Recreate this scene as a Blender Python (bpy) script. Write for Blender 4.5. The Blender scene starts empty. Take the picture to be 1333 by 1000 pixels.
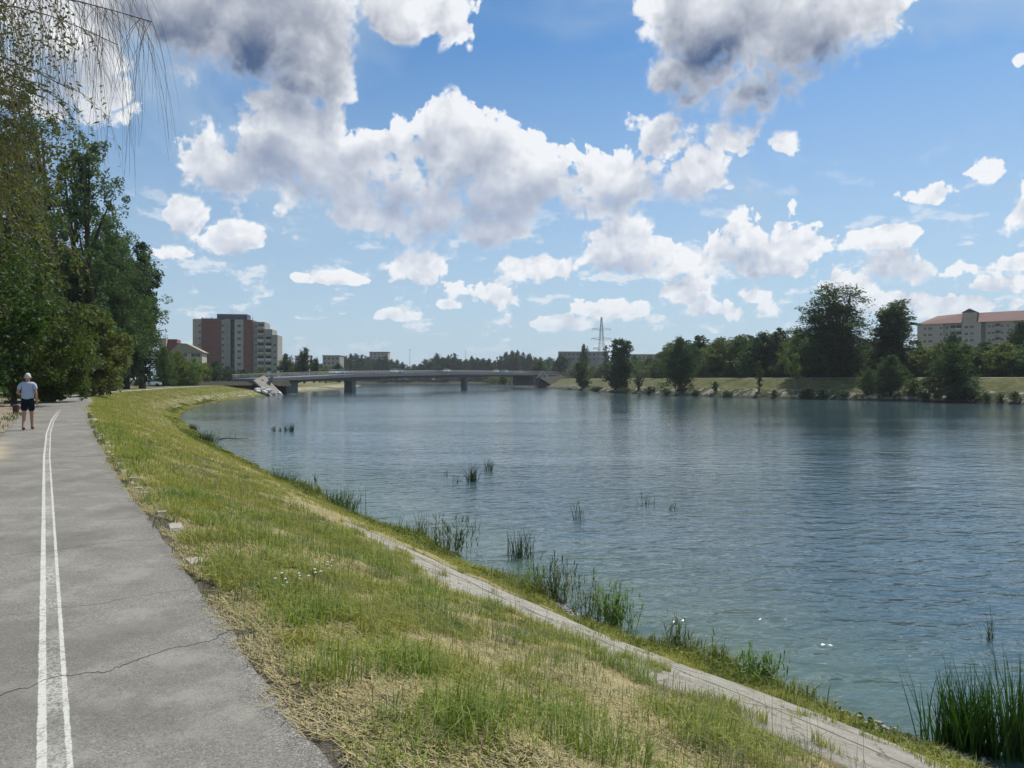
import bpy, math, random
import numpy as np
from mathutils import Vector, Matrix
C = bpy.context.scene
COL = C.collection
R = math.radians
F = 980.0; HY = 494.0; EYE = 1.6; WZ = -2.8       # focal length and horizon in photo pixels, eye height, water level

# ---------------------------------------------------------------- camera
cam = bpy.data.objects.new('camera', bpy.data.cameras.new('camera'))
COL.objects.link(cam); C.camera = cam
cam.location = (0, 0, EYE); cam.rotation_euler = (R(90), 0, 0)
cam.data.sensor_width = 36; cam.data.lens = 36 * F / 1333
cam.data.shift_y = -(500 - HY) / 1333
cam.data.clip_start = 0.05; cam.data.clip_end = 9000

# ---------------------------------------------------------------- node helper
class NT:
    def __init__(s, tree): s.t = tree; s.n = tree.nodes; s.l = tree.links
    def new(s, typ, ins=None, **kw):
        n = s.n.new(typ)
        for k, v in kw.items(): setattr(n, k, v)
        for k, v in (ins or {}).items(): s.set(n.inputs[k], v)
        return n
    def set(s, sock, v):
        if isinstance(v, bpy.types.NodeSocket): s.l.new(v, sock)
        elif v is not None: sock.default_value = v
    def m(s, op, a, b=None, c=None, clamp=False):
        n = s.n.new('ShaderNodeMath'); n.operation = op; n.use_clamp = clamp
        for i, v in enumerate((a, b, c)):
            if v is not None: s.set(n.inputs[i], v)
        return n.outputs[0]
    def v(s, op, a, b=None, c=None, out=0):
        n = s.n.new('ShaderNodeVectorMath'); n.operation = op
        for i, x in enumerate((a, b, c)):
            if x is not None: s.set(n.inputs[i], x)
        return n.outputs[out]
    def xyz(s, x, y, z):
        n = s.n.new('ShaderNodeCombineXYZ')
        for i, q in enumerate((x, y, z)): s.set(n.inputs[i], q)
        return n.outputs[0]
    def noise(s, vec, scale, detail=4, rough=.5, dist=0, lac=2.0, dim='3D', color=False):
        n = s.n.new('ShaderNodeTexNoise'); n.noise_dimensions = dim
        s.set(n.inputs['Vector'], vec)
        for k, q in (('Scale', scale), ('Detail', detail), ('Roughness', rough), ('Lacunarity', lac), ('Distortion', dist)): s.set(n.inputs[k], q)
        return n.outputs['Color' if color else 'Fac']
    def vor(s, vec, scale, feature='F1', detail=0, rough=.5, rand=1, smooth=1.0, out='Distance', dim='3D'):
        n = s.n.new('ShaderNodeTexVoronoi'); n.voronoi_dimensions = dim; n.feature = feature
        s.set(n.inputs['Vector'], vec)
        for k, q in (('Scale', scale), ('Detail', detail), ('Roughness', rough), ('Randomness', rand)):
            if k in n.inputs: s.set(n.inputs[k], q)
        if feature == 'SMOOTH_F1': n.inputs['Smoothness'].default_value = smooth
        return n.outputs[out]
    def ramp(s, x, a, b, lo=0.0, hi=1.0, smooth=True):
        n = s.n.new('ShaderNodeMapRange'); n.interpolation_type = 'SMOOTHSTEP' if smooth else 'LINEAR'
        for i, q in enumerate((x, a, b, lo, hi)): s.set(n.inputs[i], q)
        return n.outputs[0]
    def mix(s, f, a, b, blend='MIX'):
        n = s.n.new('ShaderNodeMix'); n.data_type = 'RGBA'; n.blend_type = blend
        s.set(n.inputs[0], f)
        for i, q in ((6, a), (7, b)):
            if isinstance(q, (tuple, list)): q = tuple(q[:3]) + (1,)
            s.set(n.inputs[i], q)
        return n.outputs[2]
    def cr(s, x, stops):
        n = s.n.new('ShaderNodeValToRGB'); s.set(n.inputs[0], x); e = n.color_ramp.elements
        while len(e) < len(stops): e.new(.5)
        for el, (p, c) in zip(e, stops): el.position = p; el.color = tuple(c[:3]) + (1,)
        return n.outputs[0]
def lin(r, g, b):
    return tuple(((c / 255) / 12.92 if c / 255 < .04045 else ((c / 255 + .055) / 1.055) ** 2.4) for c in (r, g, b))

# ---------------------------------------------------------------- sky with clouds, sun
SUN_EL = R(56); SUN_AZ = R(38)        # azimuth clockwise from the view direction (+Y) towards +X
SKY_STR = 0.115
W = bpy.data.worlds.new('World'); C.world = W; W.use_nodes = True
W.node_tree.nodes.clear()
k = NT(W.node_tree)
tc = k.new('ShaderNodeTexCoord').outputs['Generated']
D = k.v('NORMALIZE', tc)
sep = k.new('ShaderNodeSeparateXYZ', {0: D}).outputs
az = k.m('ARCTAN2', sep[0], sep[1])
el = k.m('ARCSINE', sep[2])
P0 = k.xyz(az, el, 0.0)
sky = k.new('ShaderNodeTexSky', sky_type='NISHITA', sun_disc=False, sun_elevation=SUN_EL, sun_rotation=SUN_AZ,
            altitude=100, air_density=1.0, dust_density=0.6, ozone_density=2.2).outputs[0]
def ae(px, py):                       # a photo pixel as azimuth / elevation
    a = math.atan((px - 666.5) / F)
    return a, math.atan((HY - py) / F * math.cos(a))
blobs = [(290,60,100,55),(400,60,80,70),(985,95,120,52),(905,50,70,60),(540,235,160,66),(370,195,110,66),(660,225,90,70),(470,250,100,40),(330,15,165,88),(395,95,78,48),(230,5,120,75),(90,40,105,80),(120,115,70,48),(40,120,70,60),
 (535,12,88,38),(592,38,34,20),(520,40,50,24),
 (365,165,92,68),(300,215,80,52),(420,225,95,62),(500,225,100,64),(600,200,98,66),(650,245,115,78),(560,275,110,46),(695,215,66,54),
 (800,238,100,46),(855,185,44,38),(905,232,60,38),(760,255,70,40),(470,280,64,24),(640,300,70,26),
 (243,285,46,38),(300,310,56,24),(225,332,34,16),(430,362,56,12),
 (552,350,44,32),(590,374,34,14),(700,348,54,26),(812,325,58,48),(866,330,36,28),(882,376,30,25),(652,386,36,18),(800,402,56,17),(722,420,52,14),
 (985,312,44,38),(1034,320,38,24),(948,328,36,28),(1000,350,66,16),(1150,308,58,22),(1172,345,60,30),(1115,372,36,14),
 (930,15,110,70),(1010,62,125,78),(1095,15,100,56),(895,105,62,44),
 (960,188,38,30),(1014,188,28,22),(1282,220,26,20),(1216,255,30,13),(1345,270,44,30),(1325,80,14,10),
 (930,404,44,12),(990,390,32,24),(1095,376,28,20),(1300,372,44,15),(1242,350,24,11),(1245,398,90,18),(1150,395,90,20),(520,410,22,8),(1325,342,26,10),
 (580,395,24,7),(950,245,10,5)]
bl = []
for px, py, rx, ry in blobs:
    a, e = ae(px, py); q = 1 / (1 + ((px - 666.5) / F) ** 2)
    g = 1.1 if rx > 50 else 1.0; rx *= g; ry *= g
    sm = rx < 46
    if sm: rx *= 1.35; ry *= 1.35
    bl.append((a, e, rx / F * q, ry / F * math.sqrt(q), sm))
rs = random.Random(5)
for i in range(16):                   # clouds outside the photograph's frame
    a = rs.uniform(.95, 5.3); e = rs.uniform(.12, 1.0); r = rs.uniform(.1, .26)
    if a > math.pi: a -= 2 * math.pi
    bl.append((a, e, r, r * .5, False))
darks = [(335,50,150,85),(245,30,100,50),(1000,85,135,62),(610,280,130,50),(420,235,70,26),(495,265,80,36),(335,212,85,28),(465,215,50,20),(700,262,60,40),
 (830,258,85,22),(812,360,50,26),(985,335,44,18),(1168,352,48,20),(905,125,45,24),(90,95,45,35),(560,200,30,22),(640,215,30,30)]
dk = []
for px, py, rx, ry in darks:
    a, e = ae(px, py); q = 1 / (1 + ((px - 666.5) / F) ** 2)
    dk.append((a, e, rx / F * q, ry / F * math.sqrt(q), False))
def field(P, bl=bl):                         # union of ellipses, 1 in a centre, 0 at an edge
    cur = None
    for a, e, rx, ry, sm in bl:
        L = k.v('LENGTH', k.v('MULTIPLY_ADD', P, (1/rx, 1/ry, 0), (-a/rx, -e/ry, 0)), out=1)
        if sm: L = k.m('MULTIPLY_ADD', L, .60, .42)
        cur = L if cur is None else k.m('SMOOTH_MIN', cur, L, .16)
    return k.m('SUBTRACT', 1.0, k.m('MINIMUM', cur, 3.0))
hi = k.ramp(el, .10, .40)             # 0 by the horizon, 1 overhead: cloud detail grows with height
lo = k.m('SUBTRACT', 1.0, hi)
def puffs(P):                         # cauliflower relief
    w = k.v('MULTIPLY_ADD', k.v('SUBTRACT', k.noise(P, 14, 2, .5, color=True, dim='2D'), (.5, .5, .5)), (.05, .05, 0), P)
    v1 = k.vor(w, 16, 'F1', 3.2, .6, dim='2D')
    v2 = k.vor(w, 42, 'F1', 1.6, .5, dim='2D')
    v = k.m('ADD', k.m('MULTIPLY', v1, k.m('MULTIPLY_ADD', hi, .6, .4)), k.m('MULTIPLY', v2, k.m('MULTIPLY', lo, .6)))
    n = k.noise(w, 10, 6, .6, dim='2D')
    n2 = k.m('MULTIPLY', k.m('MULTIPLY', k.m('SUBTRACT', k.noise(P, 30, 5, .64, dim='2D'), .5), 2.3), k.m('MULTIPLY_ADD', lo, .45, .55))
    return k.m('ADD', n2, k.m('ADD', k.m('MULTIPLY', k.m('SUBTRACT', .48, v), .85), k.m('MULTIPLY', k.m('SUBTRACT', n, .5), 1.75)))
dl = (.010, .022, 0)                  # towards the sun, as seen in the sky
P1 = k.v('ADD', P0, dl); sc_ = k.m('MULTIPLY_ADD', hi, .7, .3)
P2 = k.v('MULTIPLY_ADD', k.xyz(sc_, sc_, 0.0), (.018, .05, 0), P0)
M0 = field(P0); M2 = field(P2)
N0 = puffs(P0); N1 = puffs(P1)
macro = k.m('SUBTRACT', M0, M2)       # >0 on the sunlit upper side
MM = k.m('MINIMUM', k.m('MULTIPLY', M0, 1.9), 1.1)
H = k.m('ADD', k.m('ADD', MM, k.m('MULTIPLY', k.m('MULTIPLY', N0, k.ramp(el, .33, .45, 1.0, .62)), k.ramp(M0, -.7, -.15))), k.m('MULTIPLY_ADD', hi, .05, .0))
H = k.m('ADD', H, k.ramp(M0, -.7, -.3, -1.5, 0))
wD = k.v('MULTIPLY_ADD', k.v('SUBTRACT', k.noise(P0, 11, 4, .6, color=True, dim='2D'), (.5, .5, .5)), (.14, .09, 0), P0)
SH = k.ramp(field(wD, dk), -.75, .8)
alpha = k.ramp(H, 0.0, k.m('ADD', k.ramp(macro, -.6, .4, .62, .17), k.m('MULTIPLY', SH, .45)))
fade = k.ramp(el, -.01, .10); alpha = k.m('MULTIPLY', alpha, k.m('MULTIPLY_ADD', fade, .85, .1))
micro = k.m('SUBTRACT', N0, N1)
lit = k.m('ADD', k.m('MULTIPLY', k.m('MULTIPLY', macro, k.m('MULTIPLY_ADD', hi, .35, .5)), 1.0), k.m('MULTIPLY', micro, k.m('MULTIPLY', k.ramp(H, .3, 1.5, 1.0, .5), k.m('MULTIPLY_ADD', SH, -.6, 1.0))))
lit = k.m('SUBTRACT', lit, k.m('MULTIPLY', SH, .58))
thick = k.ramp(H, .15, 1.25)
lit = k.m('SUBTRACT', k.m('ADD', lit, .70), k.m('MULTIPLY', thick, k.m('MULTIPLY_ADD', k.ramp(el, .2, .46), .55, .46)))
lit = k.m('ADD', lit, k.m('MULTIPLY', k.ramp(H, .30, .02, 0, .26), k.m('SUBTRACT', 1.0, SH)))
lit = k.ramp(lit, -.95, .90, smooth=False)
shade_c = k.mix(k.ramp(el, .16, .42), lin(122, 144, 182), lin(74, 94, 128))
cc = k.mix(lit, shade_c, lin(246, 248, 251))
cc = k.mix(k.ramp(el, .0, .16, .45, 0.0), cc, lin(196, 212, 228))
# small far cumulus in rows above the horizon
fz = k.v('MULTIPLY', P0, (1.0, 2.1, 1))
fn = k.noise(k.v('ADD', fz, (7.1, .37, 0)), 19, 6, .6, dim='2D')
fa = k.m('MULTIPLY', k.ramp(fn, .55, .72), k.m('MULTIPLY', k.ramp(el, .02, .07), k.ramp(el, .30, .13)))
fc = k.mix(k.ramp(fn, .62, .85), lin(243, 246, 250), lin(190, 204, 224))
# thin high veil
vz = k.v('MULTIPLY', P0, (1.0, 2.2, 1))
vv = k.noise(k.v('ADD', vz, (3.3, 1.7, 0)), 2.6, 6, .55, .6)
veil = k.m('MULTIPLY', k.ramp(vv, .36, .66), .62)
skyc = k.v('MULTIPLY', sky, k.mix(k.ramp(el, 0, .45), (.80, .94, 1.0), (.50, .79, .98)))
skyS = k.v('SCALE', skyc); skyS.node.inputs['Scale'].default_value = SKY_STR
lowhaze = k.m('MAXIMUM', veil, k.ramp(el, .0, .42, .88, 0.0, smooth=False))
base = k.mix(lowhaze, skyS, lin(180, 202, 222))
base = k.mix(k.m('MULTIPLY', fa, .8), base, fc)
col = k.mix(alpha, base, cc)
bg = k.new('ShaderNodeBackground', {'Color': col, 'Strength': 1.0})
out = k.new('ShaderNodeOutputWorld', {0: bg.outputs[0]})
W.cycles.sampling_method = 'MANUAL'; W.cycles.sample_map_resolution = 512

sun = bpy.data.objects.new('sun', bpy.data.lights.new('sun', 'SUN')); COL.objects.link(sun)
sun.data.energy = 4.9; sun.data.angle = R(.53); sun.data.color = (1, .955, .88)
sdir = Vector((math.sin(SUN_AZ) * math.cos(SUN_EL), math.cos(SUN_AZ) * math.cos(SUN_EL), math.sin(SUN_EL)))
sun.rotation_euler = sdir.to_track_quat('Z', 'Y').to_euler(); sun.location = (30, 20, 60)
C.view_settings.view_transform = 'Standard'; C.view_settings.look = 'None'
C.view_settings.gamma = 1; C.view_settings.exposure = 0
C.render.engine = 'CYCLES'
C.cycles.max_bounces = 6; C.cycles.diffuse_bounces = 3; C.cycles.glossy_bounces = 3; C.cycles.transparent_max_bounces = 8
C.cycles.use_denoising = True
C.cycles.use_adaptive_sampling = True; C.cycles.adaptive_threshold = .02; C.cycles.adaptive_min_samples = 12
# ================================================================ helpers
def mat(name):
    m = bpy.data.materials.new(name); m.use_nodes = True
    t = NT(m.node_tree); b = m.node_tree.nodes['Principled BSDF']
    return m, t, b
def simple(name, col, rough=.7, spec=.3, var=.12, scale=3.0, bump=0.0, metallic=0.0):
    """a plain coloured surface with a little mottling"""
    m, t, b = mat(name)
    co = t.new('ShaderNodeTexCoord').outputs['Object']
    n = t.noise(co, scale, 6, .6)
    c = t.mix(n, tuple(x * (1 - var) for x in col), tuple(min(1, x * (1 + var)) for x in col))
    t.set(b.inputs['Base Color'], c); b.inputs['Roughness'].default_value = rough
    b.inputs['Specular IOR Level'].default_value = spec; b.inputs['Metallic'].default_value = metallic
    if bump:
        t.set(b.inputs['Normal'], t.new('ShaderNodeBump', {'Height': t.noise(co, scale * 6, 4, .6), 'Strength': bump, 'Distance': .02}).outputs[0])
    return m
def link(o, parent=None):
    COL.objects.link(o)
    if parent is not None: o.parent = parent
    return o
def mesh_np(name, verts, faces, material=None, parent=None, attrs=None, smooth=False, link_it=True):
    """verts (n,3), faces a list of (m,k) index arrays"""
    me = bpy.data.meshes.new(name)
    verts = np.asarray(verts, np.float32)
    if not isinstance(faces, list): faces = [faces]
    faces = [np.asarray(f, np.int32) for f in faces if len(f)]
    me.vertices.add(len(verts)); me.vertices.foreach_set('co', verts.ravel())
    nl = sum(f.size for f in faces); nf = sum(len(f) for f in faces)
    me.loops.add(nl); me.polygons.add(nf)
    me.loops.foreach_set('vertex_index', np.concatenate([f.ravel() for f in faces]))
    st = []; tot = []; p = 0
    for f in faces:
        kk = f.shape[1]; st.append(p + np.arange(len(f)) * kk); tot.append(np.full(len(f), kk)); p += f.size
    me.polygons.foreach_set('loop_start', np.concatenate(st).astype(np.int32))
    me.polygons.foreach_set('loop_total', np.concatenate(tot).astype(np.int32))
    if smooth: me.polygons.foreach_set('use_smooth', np.ones(nf, bool))
    for an, av in (attrs or {}).items():
        a = me.attributes.new(an, 'FLOAT', 'POINT'); a.data.foreach_set('value', np.asarray(av, np.float32).ravel())
    me.update(calc_edges=True); me.validate()
    if material: me.materials.append(material)
    o = bpy.data.objects.new(name, me)
    if link_it: link(o, parent)
    return o
class MB:
    """collects boxes, prisms and tubes into one mesh"""
    def __init__(s): s.v = []; s.f = []
    def add(s, vs, fs):
        n = len(s.v); s.v += [tuple(v) for v in vs]; s.f += [tuple(i + n for i in f) for f in fs]; return s
    def box(s, c, d, rz=0.0, taper=1.0):
        x, y, z = (q / 2 for q in d); vs = []
        for dz, t in ((-z, 1), (z, taper)):
            for dx, dy in ((-x, -y), (x, -y), (x, y), (-x, y)):
                X, Y = dx * t, dy * t
                vs.append((c[0] + X * math.cos(rz) - Y * math.sin(rz), c[1] + X * math.sin(rz) + Y * math.cos(rz), c[2] + dz))
        return s.add(vs, [(3, 2, 1, 0), (4, 5, 6, 7), (0, 1, 5, 4), (1, 2, 6, 5), (2, 3, 7, 6), (3, 0, 4, 7)])
    def tube(s, pts, r, n=6, cap=True):
        pts = [Vector(p) for p in pts]; rr = r if isinstance(r, (list, tuple)) else [r] * len(pts)
        base = len(s.v); up = None
        for i, p in enumerate(pts):
            d = (pts[min(i + 1, len(pts) - 1)] - pts[max(i - 1, 0)]).normalized()
            a = d.cross(Vector((0, 0, 1)) if abs(d.z) < .95 else Vector((1, 0, 0))).normalized() if up is None else (up - d * up.dot(d)).normalized()
            up = a; b = d.cross(a)
            for j in range(n):
                t = 2 * math.pi * j / n; q = p + (a * math.cos(t) + b * math.sin(t)) * rr[i]; s.v.append(tuple(q))
        for i in range(len(pts) - 1):
            for j in range(n):
                s.f.append((base + i * n + j, base + i * n + (j + 1) % n, base + (i + 1) * n + (j + 1) % n, base + (i + 1) * n + j))
        if cap:
            s.f.append(tuple(base + j for j in range(n))[::-1]); s.f.append(tuple(base + (len(pts) - 1) * n + j for j in range(n)))
        return s
    def prism(s, poly, axis_vec):
        n = len(poly); a = [Vector(p) for p in poly]; b = [p + Vector(axis_vec) for p in a]
        return s.add(a + b, [tuple(range(n))[::-1], tuple(range(n, 2 * n))] + [(i, (i + 1) % n, (i + 1) % n + n, i + n) for i in range(n)])
    def build(s, name, material, parent=None, smooth=False):
        me = bpy.data.meshes.new(name); me.from_pydata(s.v, [], s.f); me.update()
        if smooth: me.polygons.foreach_set('use_smooth', [True] * len(me.polygons))
        me.materials.append(material)
        return link(bpy.data.objects.new(name, me), parent)
def empty(name, loc, rz=0.0):
    o = bpy.data.objects.new(name, None); o.location = loc; o.rotation_euler = (0, 0, rz); o.empty_display_size = .3
    return link(o)
def tag(o, label=None, cat=None, group=None, kind=None):
    if label: o['label'] = label
    if cat: o['category'] = cat
    if group: o['group'] = group
    if kind: o['kind'] = kind
    return o
def kids(o): return [c for c in o.children]
def copy_tree(o, parent=None):
    c = o.copy(); COL.objects.link(c); c.parent = parent
    for ch in kids(o):
        if ch is not c: copy_tree(ch, c)
    return c
def gp(px, py, z=0.0):
    """where the ray through a photo pixel meets the level z"""
    d = (EYE - z) * F / (py - HY); return ((px - 666.5) / F * d, d)
def ps(px, d): return (px - 666.5) / F * d        # sideways position of pixel column px at distance d
def pz(py, d): return EYE + (HY - py) / F * d     # height of pixel row py at distance d

# ---------------------------------------------------------------- value noise for shapes
def vnoise(x, y, seed=0):
    x = np.asarray(x, float); y = np.asarray(y, float)
    xi = np.floor(x).astype(np.int64); yi = np.floor(y).astype(np.int64); fx = x - xi; fy = y - yi
    def h(a, b):
        n = (a * 374761393 + b * 668265263 + seed * 974711) & 0xffffffff
        n = ((n ^ (n >> 13)) * 1274126177) & 0xffffffff
        return ((n ^ (n >> 16)) & 0xffff) / 65535.0
    u = fx * fx * (3 - 2 * fx); w = fy * fy * (3 - 2 * fy)
    return (h(xi, yi) * (1 - u) + h(xi + 1, yi) * u) * (1 - w) + (h(xi, yi + 1) * (1 - u) + h(xi + 1, yi + 1) * u) * w
def fbm(x, y, seed=0, o=4):
    t = 0; a = 1; s = 0
    for i in range(o): t = t + a * vnoise(x * 2 ** i, y * 2 ** i, seed + i); s += a; a *= .5
    return t / s

# ---------------------------------------------------------------- curves of the two banks
def catmull(pts, n=12):
    P = [np.array(pts[0]) * 2 - np.array(pts[1])] + [np.array(p, float) for p in pts] + [np.array(pts[-1]) * 2 - np.array(pts[-2])]
    out = []
    for i in range(1, len(P) - 2):
        for j in range(n):
            t = j / n
            out.append(.5 * (2 * P[i] + (P[i+1] - P[i-1]) * t + (2*P[i-1] - 5*P[i] + 4*P[i+1] - P[i+2]) * t*t + (3*P[i] - P[i-1] - 3*P[i+1] + P[i+2]) * t**3))
    out.append(P[-2]); return np.array(out)
U = np.array([-.5275, .8496]); NRM = np.array([.8496, .5275])    # along the path, across towards the water
def sn(s, n): return tuple(U * s + NRM * n)
# path edge (right), path left edge, water edge, station by station
ST = [ # pathL, pathR, water
 (sn(-30,-1.1), sn(-30,1.02), sn(-30,9.1)), (sn(-12,-1.1), sn(-12,1.02), sn(-12,9.1)), (sn(-3,-1.1), sn(-3,1.02), sn(-3,9.1)),
 (sn(3,-1.1), sn(3,1.02), sn(4.5,9.3)), (sn(8,-1.1), sn(8,1.05), sn(8.7,8.7)), (sn(14,-1.1), sn(14,1.08), sn(14,8.7)),
 (sn(24,-1.05), sn(24,1.25), sn(24,8.85)), (sn(36,-.9), sn(36,1.6), (-13.1,38.6)), (sn(50,-.5), sn(50,2.1), (-19.6,49.8)),
 ((-34.5,55.5), (-30.6,55.0), (-29.6,69.5)), ((-41.0,68.5), (-37.6,67.5), (-38.6,88)), ((-49.0,88), (-45.6,86), (-49.8,119)),
 ((-56.5,112), (-53.4,110), (-59.0,158)), ((-69.5,158), (-66.6,157), (-64.5,195)), ((-79,196), (-76.2,195), (-67.5,225)),
 ((-90,240), (-87.4,240), (-72,262)), ((-101,300), (-98.4,300), (-74,331)), ((-112,400), (-109,400), (-86,420)), ((-150,640), (-147,640), (-112,560)),
]
cL = catmull([s[0] for s in ST], 14); cR = catmull([s[1] for s in ST], 14); cW = catmull([s[2] for s in ST], 14)
NS = len(cL)
# refine the near part by resampling along the index
idx = np.concatenate([np.arange(0, 14*2, 1.0), np.arange(28, 14*7, .12), np.arange(98, 14*11, .35), np.arange(154, NS - 1, 1.0), [NS - 1]])
def samp(c, i):
    a = np.floor(i).astype(int); a = np.minimum(a, len(c) - 2); f = (i - a)[:, None]; return c[a] * (1 - f) + c[a + 1] * f
L_, R_, W_ = samp(cL, idx), samp(cR, idx), samp(cW, idx)
seg = np.concatenate([[0], np.cumsum(np.hypot(*np.diff(R_, axis=0).T))]); seg -= seg[np.argmin(np.hypot(*R_.T))]   # metres along the path edge

# slope profile: t 0 at the path edge, 1 at the water, >1 under water
tk = np.array([0, .035, .10, .46, .475, .74, .755, .80, .93, 1.0, 1.12, 1.5, 2.5])
zk = np.array([0, -.01, -.14, -1.15, -1.17, -2.00, -2.10, -2.30, -2.66, -2.80, -3.05, -3.5, -4.2])
ts = np.unique(np.concatenate([[-.03], np.linspace(0, 1.2, 110), [1.35, 1.6, 2.0, 2.5]]))
def bank(i_seg, t, P0, P1):
    return P0 * (1 - t) + P1 * t
def wid(sg): return np.where(sg < 60, 1.0, 1.0)
V = []; aT = []; aS = []; aSl = []
wob = (fbm(seg / 3.1, seg * 0, 3) - .5)
for j, t in enumerate(ts):
    tt = t + (wob * .06 if .78 < t < 2 else 0)
    z = np.interp(t, tk, zk) + 0 * seg - (.03 if t < 0 else 0)
    XY = R_ * (1 - t) + W_ * t
    XY = XY + (W_ - R_) / np.hypot(*(W_ - R_).T)[:, None] * ((fbm(seg / 2.3, seg * 0 + t * 2, 5) - .5) * (.9 if t > .8 else 0))[:, None]
    rough = (fbm(XY[:, 0] * 1.7, XY[:, 1] * 1.7, 9, 5) - .5)
    amp = np.interp(t, [0, .03, .1, .44, .47, .74, .77, 1, 1.5], [0, .03, .16, .16, .03, .03, .2, .12, .1])
    V.append(np.column_stack([XY, z + rough * amp])); aT.append(np.full(len(seg), t)); aS.append(seg)
nj, ni = len(ts), len(seg)
V = np.concatenate(V); I = np.arange(nj * ni).reshape(nj, ni)
Q = np.column_stack([I[:-1, :-1].ravel(), I[1:, :-1].ravel(), I[1:, 1:].ravel(), I[:-1, 1:].ravel()])

# -------- materials of the ground
def m_bank():
    m, t, b = mat('dry grass bank')
    co = t.new('ShaderNodeTexCoord').outputs['Object']
    T = t.new('ShaderNodeAttribute', attribute_name='t').outputs['Fac']; S = t.new('ShaderNodeAttribute', attribute_name='s').outputs['Fac']
    big = t.noise(co, .55, 5, .6); mid = t.noise(co, 3.2, 5, .65); fine = t.noise(co, 42, 5, .7)
    fib = t.noise(t.v('MULTIPLY', co, (1.0, 1.0, 1.0)), 110, 3, .7, 2.0)
    straw = t.cr(t.m('MULTIPLY_ADD', fine, .6, t.m('MULTIPLY', fib, .4)), [(.28, (.06, .045, .025)), (.45, (.23, .175, .088)), (.58, (.39, .315, .165)), (.75, (.55, .47, .27))])
    green = t.cr(fine, [(.3, (.020, .032, .008)), (.5, (.080, .105, .026)), (.7, (.18, .20, .065))])
    dirt = t.cr(t.noise(co, 24, 6, .8), [(.3, (.055, .045, .034)), (.5, (.17, .145, .11)), (.7, (.36, .32, .26))])
    g = t.ramp(t.m('ADD', t.m('MULTIPLY', big, .75), t.m('MULTIPLY', mid, .45)), .55, .72)
    g = t.m('MAXIMUM', g, t.m('MULTIPLY', t.ramp(T, .76, .80), t.ramp(mid, .42, .56))); far = t.ramp(S, 14, 60, 0, .95)
    g = t.m('MAXIMUM', g, t.m('MULTIPLY', far, t.ramp(t.m('ADD', t.m('MULTIPLY', big, .4), t.m('MULTIPLY', mid, .6)), .38, .55)))
    base = t.mix(g, straw, green)
    base = t.mix(t.ramp(t.noise(co, 1.3, 4, .6), .60, .70), base, dirt)
    base = t.mix(t.ramp(t.m('ADD', T, t.m('MULTIPLY', t.m('SUBTRACT', mid, .5), .06)), .035, .012), base, dirt)
    # revetment slabs showing through at mid slope (concrete), broken up by weeds
    conc_c = t.cr(t.m('MULTIPLY_ADD', fine, .6, t.m('MULTIPLY', mid, .4)), [(.25, (.20, .185, .15)), (.5, (.39, .365, .31)), (.75, (.58, .55, .48))])
    ed = t.m('MULTIPLY', t.m('SUBTRACT', t.noise(co, 1.1, 5, .65), .5), t.ramp(S, 5, 12, .10, .24))
    Te = t.m('ADD', T, ed)
    band = t.m('MULTIPLY', t.m('MULTIPLY', t.ramp(Te, .445, .46), t.ramp(Te, t.ramp(S, 10, 4, .76, .82), t.ramp(S, 10, 4, .74, .80))), t.ramp(S, 21, 14))
    # stepped joint lines
    j1 = t.m('ABSOLUTE', t.m('SUBTRACT', t.m('FRACT', t.m('MULTIPLY', S, .5)), .5))
    joint = t.ramp(j1, .488, .496); j2 = t.ramp(t.m('ABSOLUTE', t.m('SUBTRACT', T, .605)), .006, .003)
    conc_c = t.mix(t.ramp(t.noise(co, 2.2, 6, .7), .50, .66, 0, .6), conc_c, (.20, .175, .13))
    crk = t.vor(t.v('MULTIPLY_ADD', t.noise(co, 3, 4, .6, color=True), (.5, .5, .5), co), 1.1, 'DISTANCE_TO_EDGE'); conc_c = t.mix(t.ramp(crk, .014, .004, 0, .8), conc_c, (.08, .075, .05))
    conc_c = t.mix(t.m('MAXIMUM', t.m('MULTIPLY', joint, .7), t.m('MULTIPLY', j2, .8)), conc_c, (.07, .075, .04))
    cover = t.ramp(t.m('ADD', t.noise(co, .9, 5, .6), t.ramp(S, 10, 30, -.06, .20)), .50, .58)
    cover = t.m('MULTIPLY', cover, t.ramp(S, 5, 12, .15, 1))
    base = t.mix(t.m('MULTIPLY', band, t.m('SUBTRACT', 1.0, cover)), base, conc_c)
    # bleached stones low on the far bank
    pat = t.m('MULTIPLY', t.m('MULTIPLY', t.ramp(S, 26, 66, .3, 1), t.ramp(Te, .50, .58)), t.m('MULTIPLY', t.ramp(Te, .86, .78), t.ramp(t.m('ADD', t.noise(co, .55, 6, .7), t.ramp(S, 60, 110, -.05, .02)), .48, .56)))
    base = t.mix(pat, base, t.cr(t.noise(co, 5, 4, .7), [(.3, (.2, .19, .15)), (.6, (.42, .40, .33))]))
    stn = t.cr(t.noise(co, 16, 6, .8), [(.3, (.05, .048, .04)), (.5, (.16, .15, .125)), (.7, (.40, .385, .34))])
    base = t.mix(t.m('MULTIPLY', t.ramp(T, .84, .90), t.ramp(t.m('ADD', t.m('MULTIPLY', mid, .5), t.m('MULTIPLY', t.noise(co, .7, 4, .6), .5)), .47, .54)), base, stn)
    mud = t.cr(fine, [(.3, (.03, .03, .02)), (.7, (.13, .12, .085))])
    base = t.mix(t.ramp(T, .93, .98), base, mud)
    t.set(b.inputs['Base Color'], base); b.inputs['Roughness'].default_value = .95; b.inputs['Specular IOR Level'].default_value = .1
    h = t.m('ADD', t.m('MULTIPLY', fine, .6), t.m('MULTIPLY', fib, .4))
    t.set(b.inputs['Normal'], t.new('ShaderNodeBump', {'Height': h, 'Strength': .9, 'Distance': .035}).outputs[0])
    return m
M_bank = m_bank()
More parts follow.
